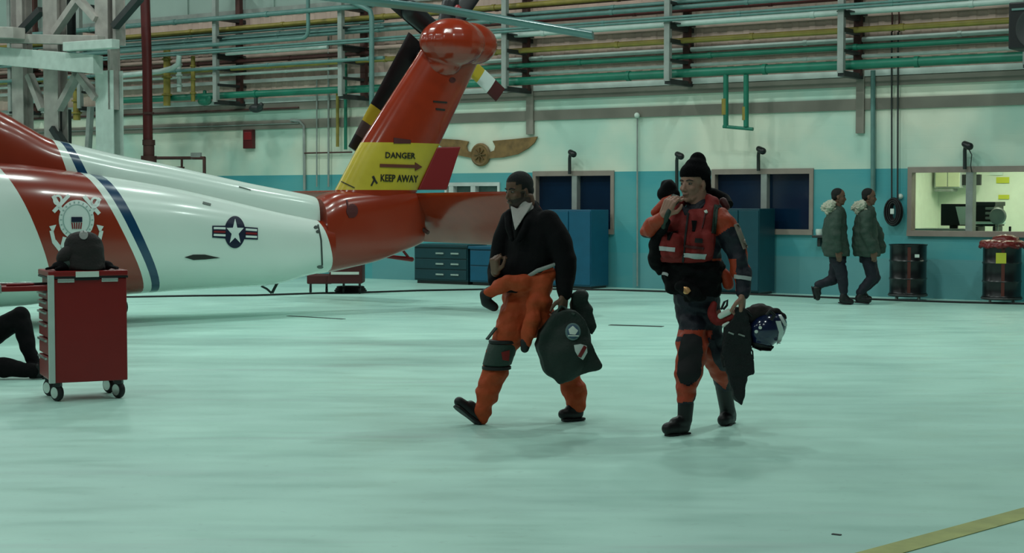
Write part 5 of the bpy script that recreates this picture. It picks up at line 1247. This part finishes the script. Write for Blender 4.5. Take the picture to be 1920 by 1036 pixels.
# ================= two men in parkas
Y3 = 24.2
J = lambda x, y, d=0.0: at(x, y, Y3 + d)
def parka_man(dx, label, legs, arm=0.0, hoodw=1.0):
    F = V((.97, -.25, 0)).normalized(); S = Z3.cross(F)
    r = thing('person', V((J(1578 + dx, 570).x, Y3, 0)), label, 'person', 'men in green parkas by the back wall')
    hf, hs, hu = headframe(F, .05); hc = J(1573 + dx, 369)
    mb = MB(); P, A = head(mb, hc, hf, hs, hu, 1.04)
    mb.cap(J(1572 + dx, 376), .055, J(1570 + dx, 392), .06)
    mb.rings([(J(1569 + dx, 392), .12, .09), (J(1568 + dx, 400), .17, .11), (J(1568 + dx, 440), .16, .11), (J(1570 + dx, 480), .15, .11), (J(1572 + dx, 492), .12, .10)], S, F)
    for sg in legs:
        mb.chain([(J(1572 + dx, 485, sg[0]), .08)] + [(J(x + dx, y - (10 if q < .05 else 0), sg[0]), q) for (x, y), q in zip(sg[1:], (.06, .03))])
    mb.build('body', 'skin_brown', r, remesh=.009, it=2)
    face_parts(r, P, A, 1.04)
    mb = MB(); mb.ell(P(-.022, 0, .045), A(.096, .080, .086)); mb.ell(P(-.05, 0, 0), A(.06, .074, .06)); mb.build('hair', 'hair_black', r, remesh=.012, it=2)
    mb = MB(); mb.rings([(J(1570 + dx, 388), .12, .10), (J(1568 + dx, 396), .20, .14), (J(1566 + dx, 415), .235, .17), (J(1565 + dx, 445), .24, .19), (J(1567 + dx, 470), .245, .205), (J(1569 + dx, 480), .235, .20)], S, F)
    mb.chain([(J(1568 + dx, 404, -.2), .09), (J(1566 + dx, 435, -.24), .085), (J(1570 + dx + arm * .6, 466, -.24), .07)]); mb.chain([(J(1570 + dx, 404, .2), .09), (J(1575 + dx + arm, 435, .24), .08), (J(1582 + dx + arm, 468, .24), .07)])
    mb.cap(J(1562 + dx, 388, .0), .07, J(1572 + dx, 392, .0), .08)
    pk = mb.build('parka', 'parka_green', r, remesh=.013, it=4, wr=.02, wrs=7)
    mb = MB(); c = J(1553 + dx, 388)
    for k in range(9):
        a = -1.9 + k * .475; mb.cap(c + V((.0 + .05 * math.cos(a), .16 * math.sin(a), .055 * math.cos(a * .8))), .052, c + V((.05 * math.cos(a + .4) , .16 * math.sin(a + .4), .055 * math.cos((a + .4) * .8))), .052)
    mb.cap(c + V((-.02, -.05, -.07)), .045, c + V((.06, -.13, -.05)), .04); mb.build('fur_hood', 'fur_white', r, remesh=.012, it=1, wr=.03, wrs=30)
    tr_ = MB(); tr_.rings([(J(1570 + dx, 474), .15, .13), (J(1571 + dx, 492), .15, .13)], S, F)
    for sg in legs: tr_.chain([(J(1571 + dx, 484, sg[0]), .105), (J(sg[1][0] + dx, sg[1][1], sg[0]), .085), (J(sg[2][0] + dx, sg[2][1] - 6, sg[0]), .062)])
    tr_.build('trousers', 'trouser_navy', r, remesh=.012, it=3, wr=.012, wrs=9)
    for sg in legs:
        a = J(sg[2][0] + dx, sg[2][1], sg[0]); hl_ = J(sg[3][0] + dx, sg[3][1], sg[0]); to = J(sg[4][0] + dx, sg[4][1], sg[0]); fd = to - hl_; u_ = fd.cross(S); u_ = u_ if u_.dot(a - hl_) > 0 else -u_
        boot(r, a, hl_, to, u_, r=.05)
    mb = MB(); hand(mb, J(1571 + dx + arm * .6, 470, -.24), (.2, 0, -1), (0, .9, 0), (1, 0, 0), 1.05, (.4, .5, .4)); mb.build('hand', 'skin_brown', r, remesh=.008, it=1)
    return r
parka_man(0, 'left of the two men in green parkas, rear foot lifted, by the wall', [(-.08, (1580, 525), (1582, 552), (1579, 562.5), (1596, 565.5)), (.08, (1562, 524), (1534, 540), (1529, 541), (1533, 558))])
parka_man(57, 'right of the two men in green parkas, beside the open black drum', [(-.08, (1578, 520), (1556, 553), (1552, 560.5), (1572, 562.5)), (.08, (1584, 520), (1562, 548), (1556, 556), (1573, 559.5))], arm=14)

# ================= mechanic on the floor, left edge
Y5 = 14.25
J = lambda x, y, d=0.0: at(x, y, Y5 + d)
r = thing('person', V((J(-60, 700).x, Y5, 0)), 'person in black clothes sitting on the floor behind the red cart, knee raised', 'person')
body = [[(J(-70, 665, .1), .12), (J(40, 590, .05), .07), (J(62, 690, .0), .045), (J(80, 700, 0), .035)], [(J(-70, 680, -.12), .12), (J(0, 686, -.1), .085), (J(70, 697, -.1), .05), (J(84, 694, -.1), .035)]]
mb = MB(); S_ = V((0, -1, 0)); F_ = V((1, 0, 0))
for ch in body: mb.chain([(p, q * .75) for p, q in ch])
mb.rings([(J(-72, 700), .16, .13), (J(-78, 650), .15, .12), (J(-92, 560), .17, .12), (J(-98, 530), .10, .09)], S_, F_)
mb.cap(J(-98, 530), .055, J(-98, 500), .055); hf, hs, hu = headframe((1, -.2, 0), .25); P, A = head(mb, J(-92, 478), hf, hs, hu, 1.04)
mb.chain([(J(-95, 545, -.18), .045), (J(-122, 610, -.24), .04), (J(-130, 668, -.26), .028)]); mb.chain([(J(-95, 545, .18), .045), (J(-122, 610, .24), .04), (J(-130, 668, .26), .028)])
hand(mb, J(-131, 675, -.26), (-.5, 0, -.8), (1, 0, -.8), (0, 1, 0), 1.05, (.1, .1, .1)); hand(mb, J(-131, 675, .26), (-.5, 0, -.8), (1, 0, -.8), (0, -1, 0), 1.05, (.1, .1, .1))
mb.build('body', 'skin_pale', r, remesh=.007, it=2); face_parts(r, P, A, 1.04)
mb = MB(); mb.ell(P(-.022, 0, .045), A(.098, .082, .088)); mb.ell(P(-.05, 0, 0), A(.06, .076, .06)); mb.build('hair', 'hair_black', r, remesh=.012, it=2)
mb = MB()
mb.chain([(J(-70, 665, .1), .13), (J(38, 592, .05), .088), (J(50, 640, .02), .075), (J(64, 688, .0), .055)])
mb.chain([(J(-70, 684, -.12), .125), (J(0, 688, -.1), .09), (J(66, 695, -.1), .06)])
mb.rings([(J(-72, 702), .18, .15), (J(-75, 670), .18, .15)], S_, F_); mb.build('trousers', 'coat_black', r, remesh=.011, it=3, wr=.012, wrs=8)
mb = MB(); mb.rings([(J(-75, 680), .18, .15), (J(-80, 640), .18, .15), (J(-92, 565), .20, .14), (J(-97, 535), .12, .10)], S_, F_)
mb.chain([(J(-95, 548, -.18), .075), (J(-122, 610, -.24), .065), (J(-130, 664, -.26), .045)]); mb.chain([(J(-95, 548, .18), .075), (J(-122, 610, .24), .065), (J(-130, 664, .26), .045)]); mb.build('jacket', 'coat_black', r, remesh=.011, it=3, wr=.01)
boot(r, J(66, 688, 0), J(66, 700, 0), J(96, 702, .02), Z3); boot(r, J(70, 695, -.1), J(76, 700, -.1), J(82, 678, -.12), (-1, 0, .2))
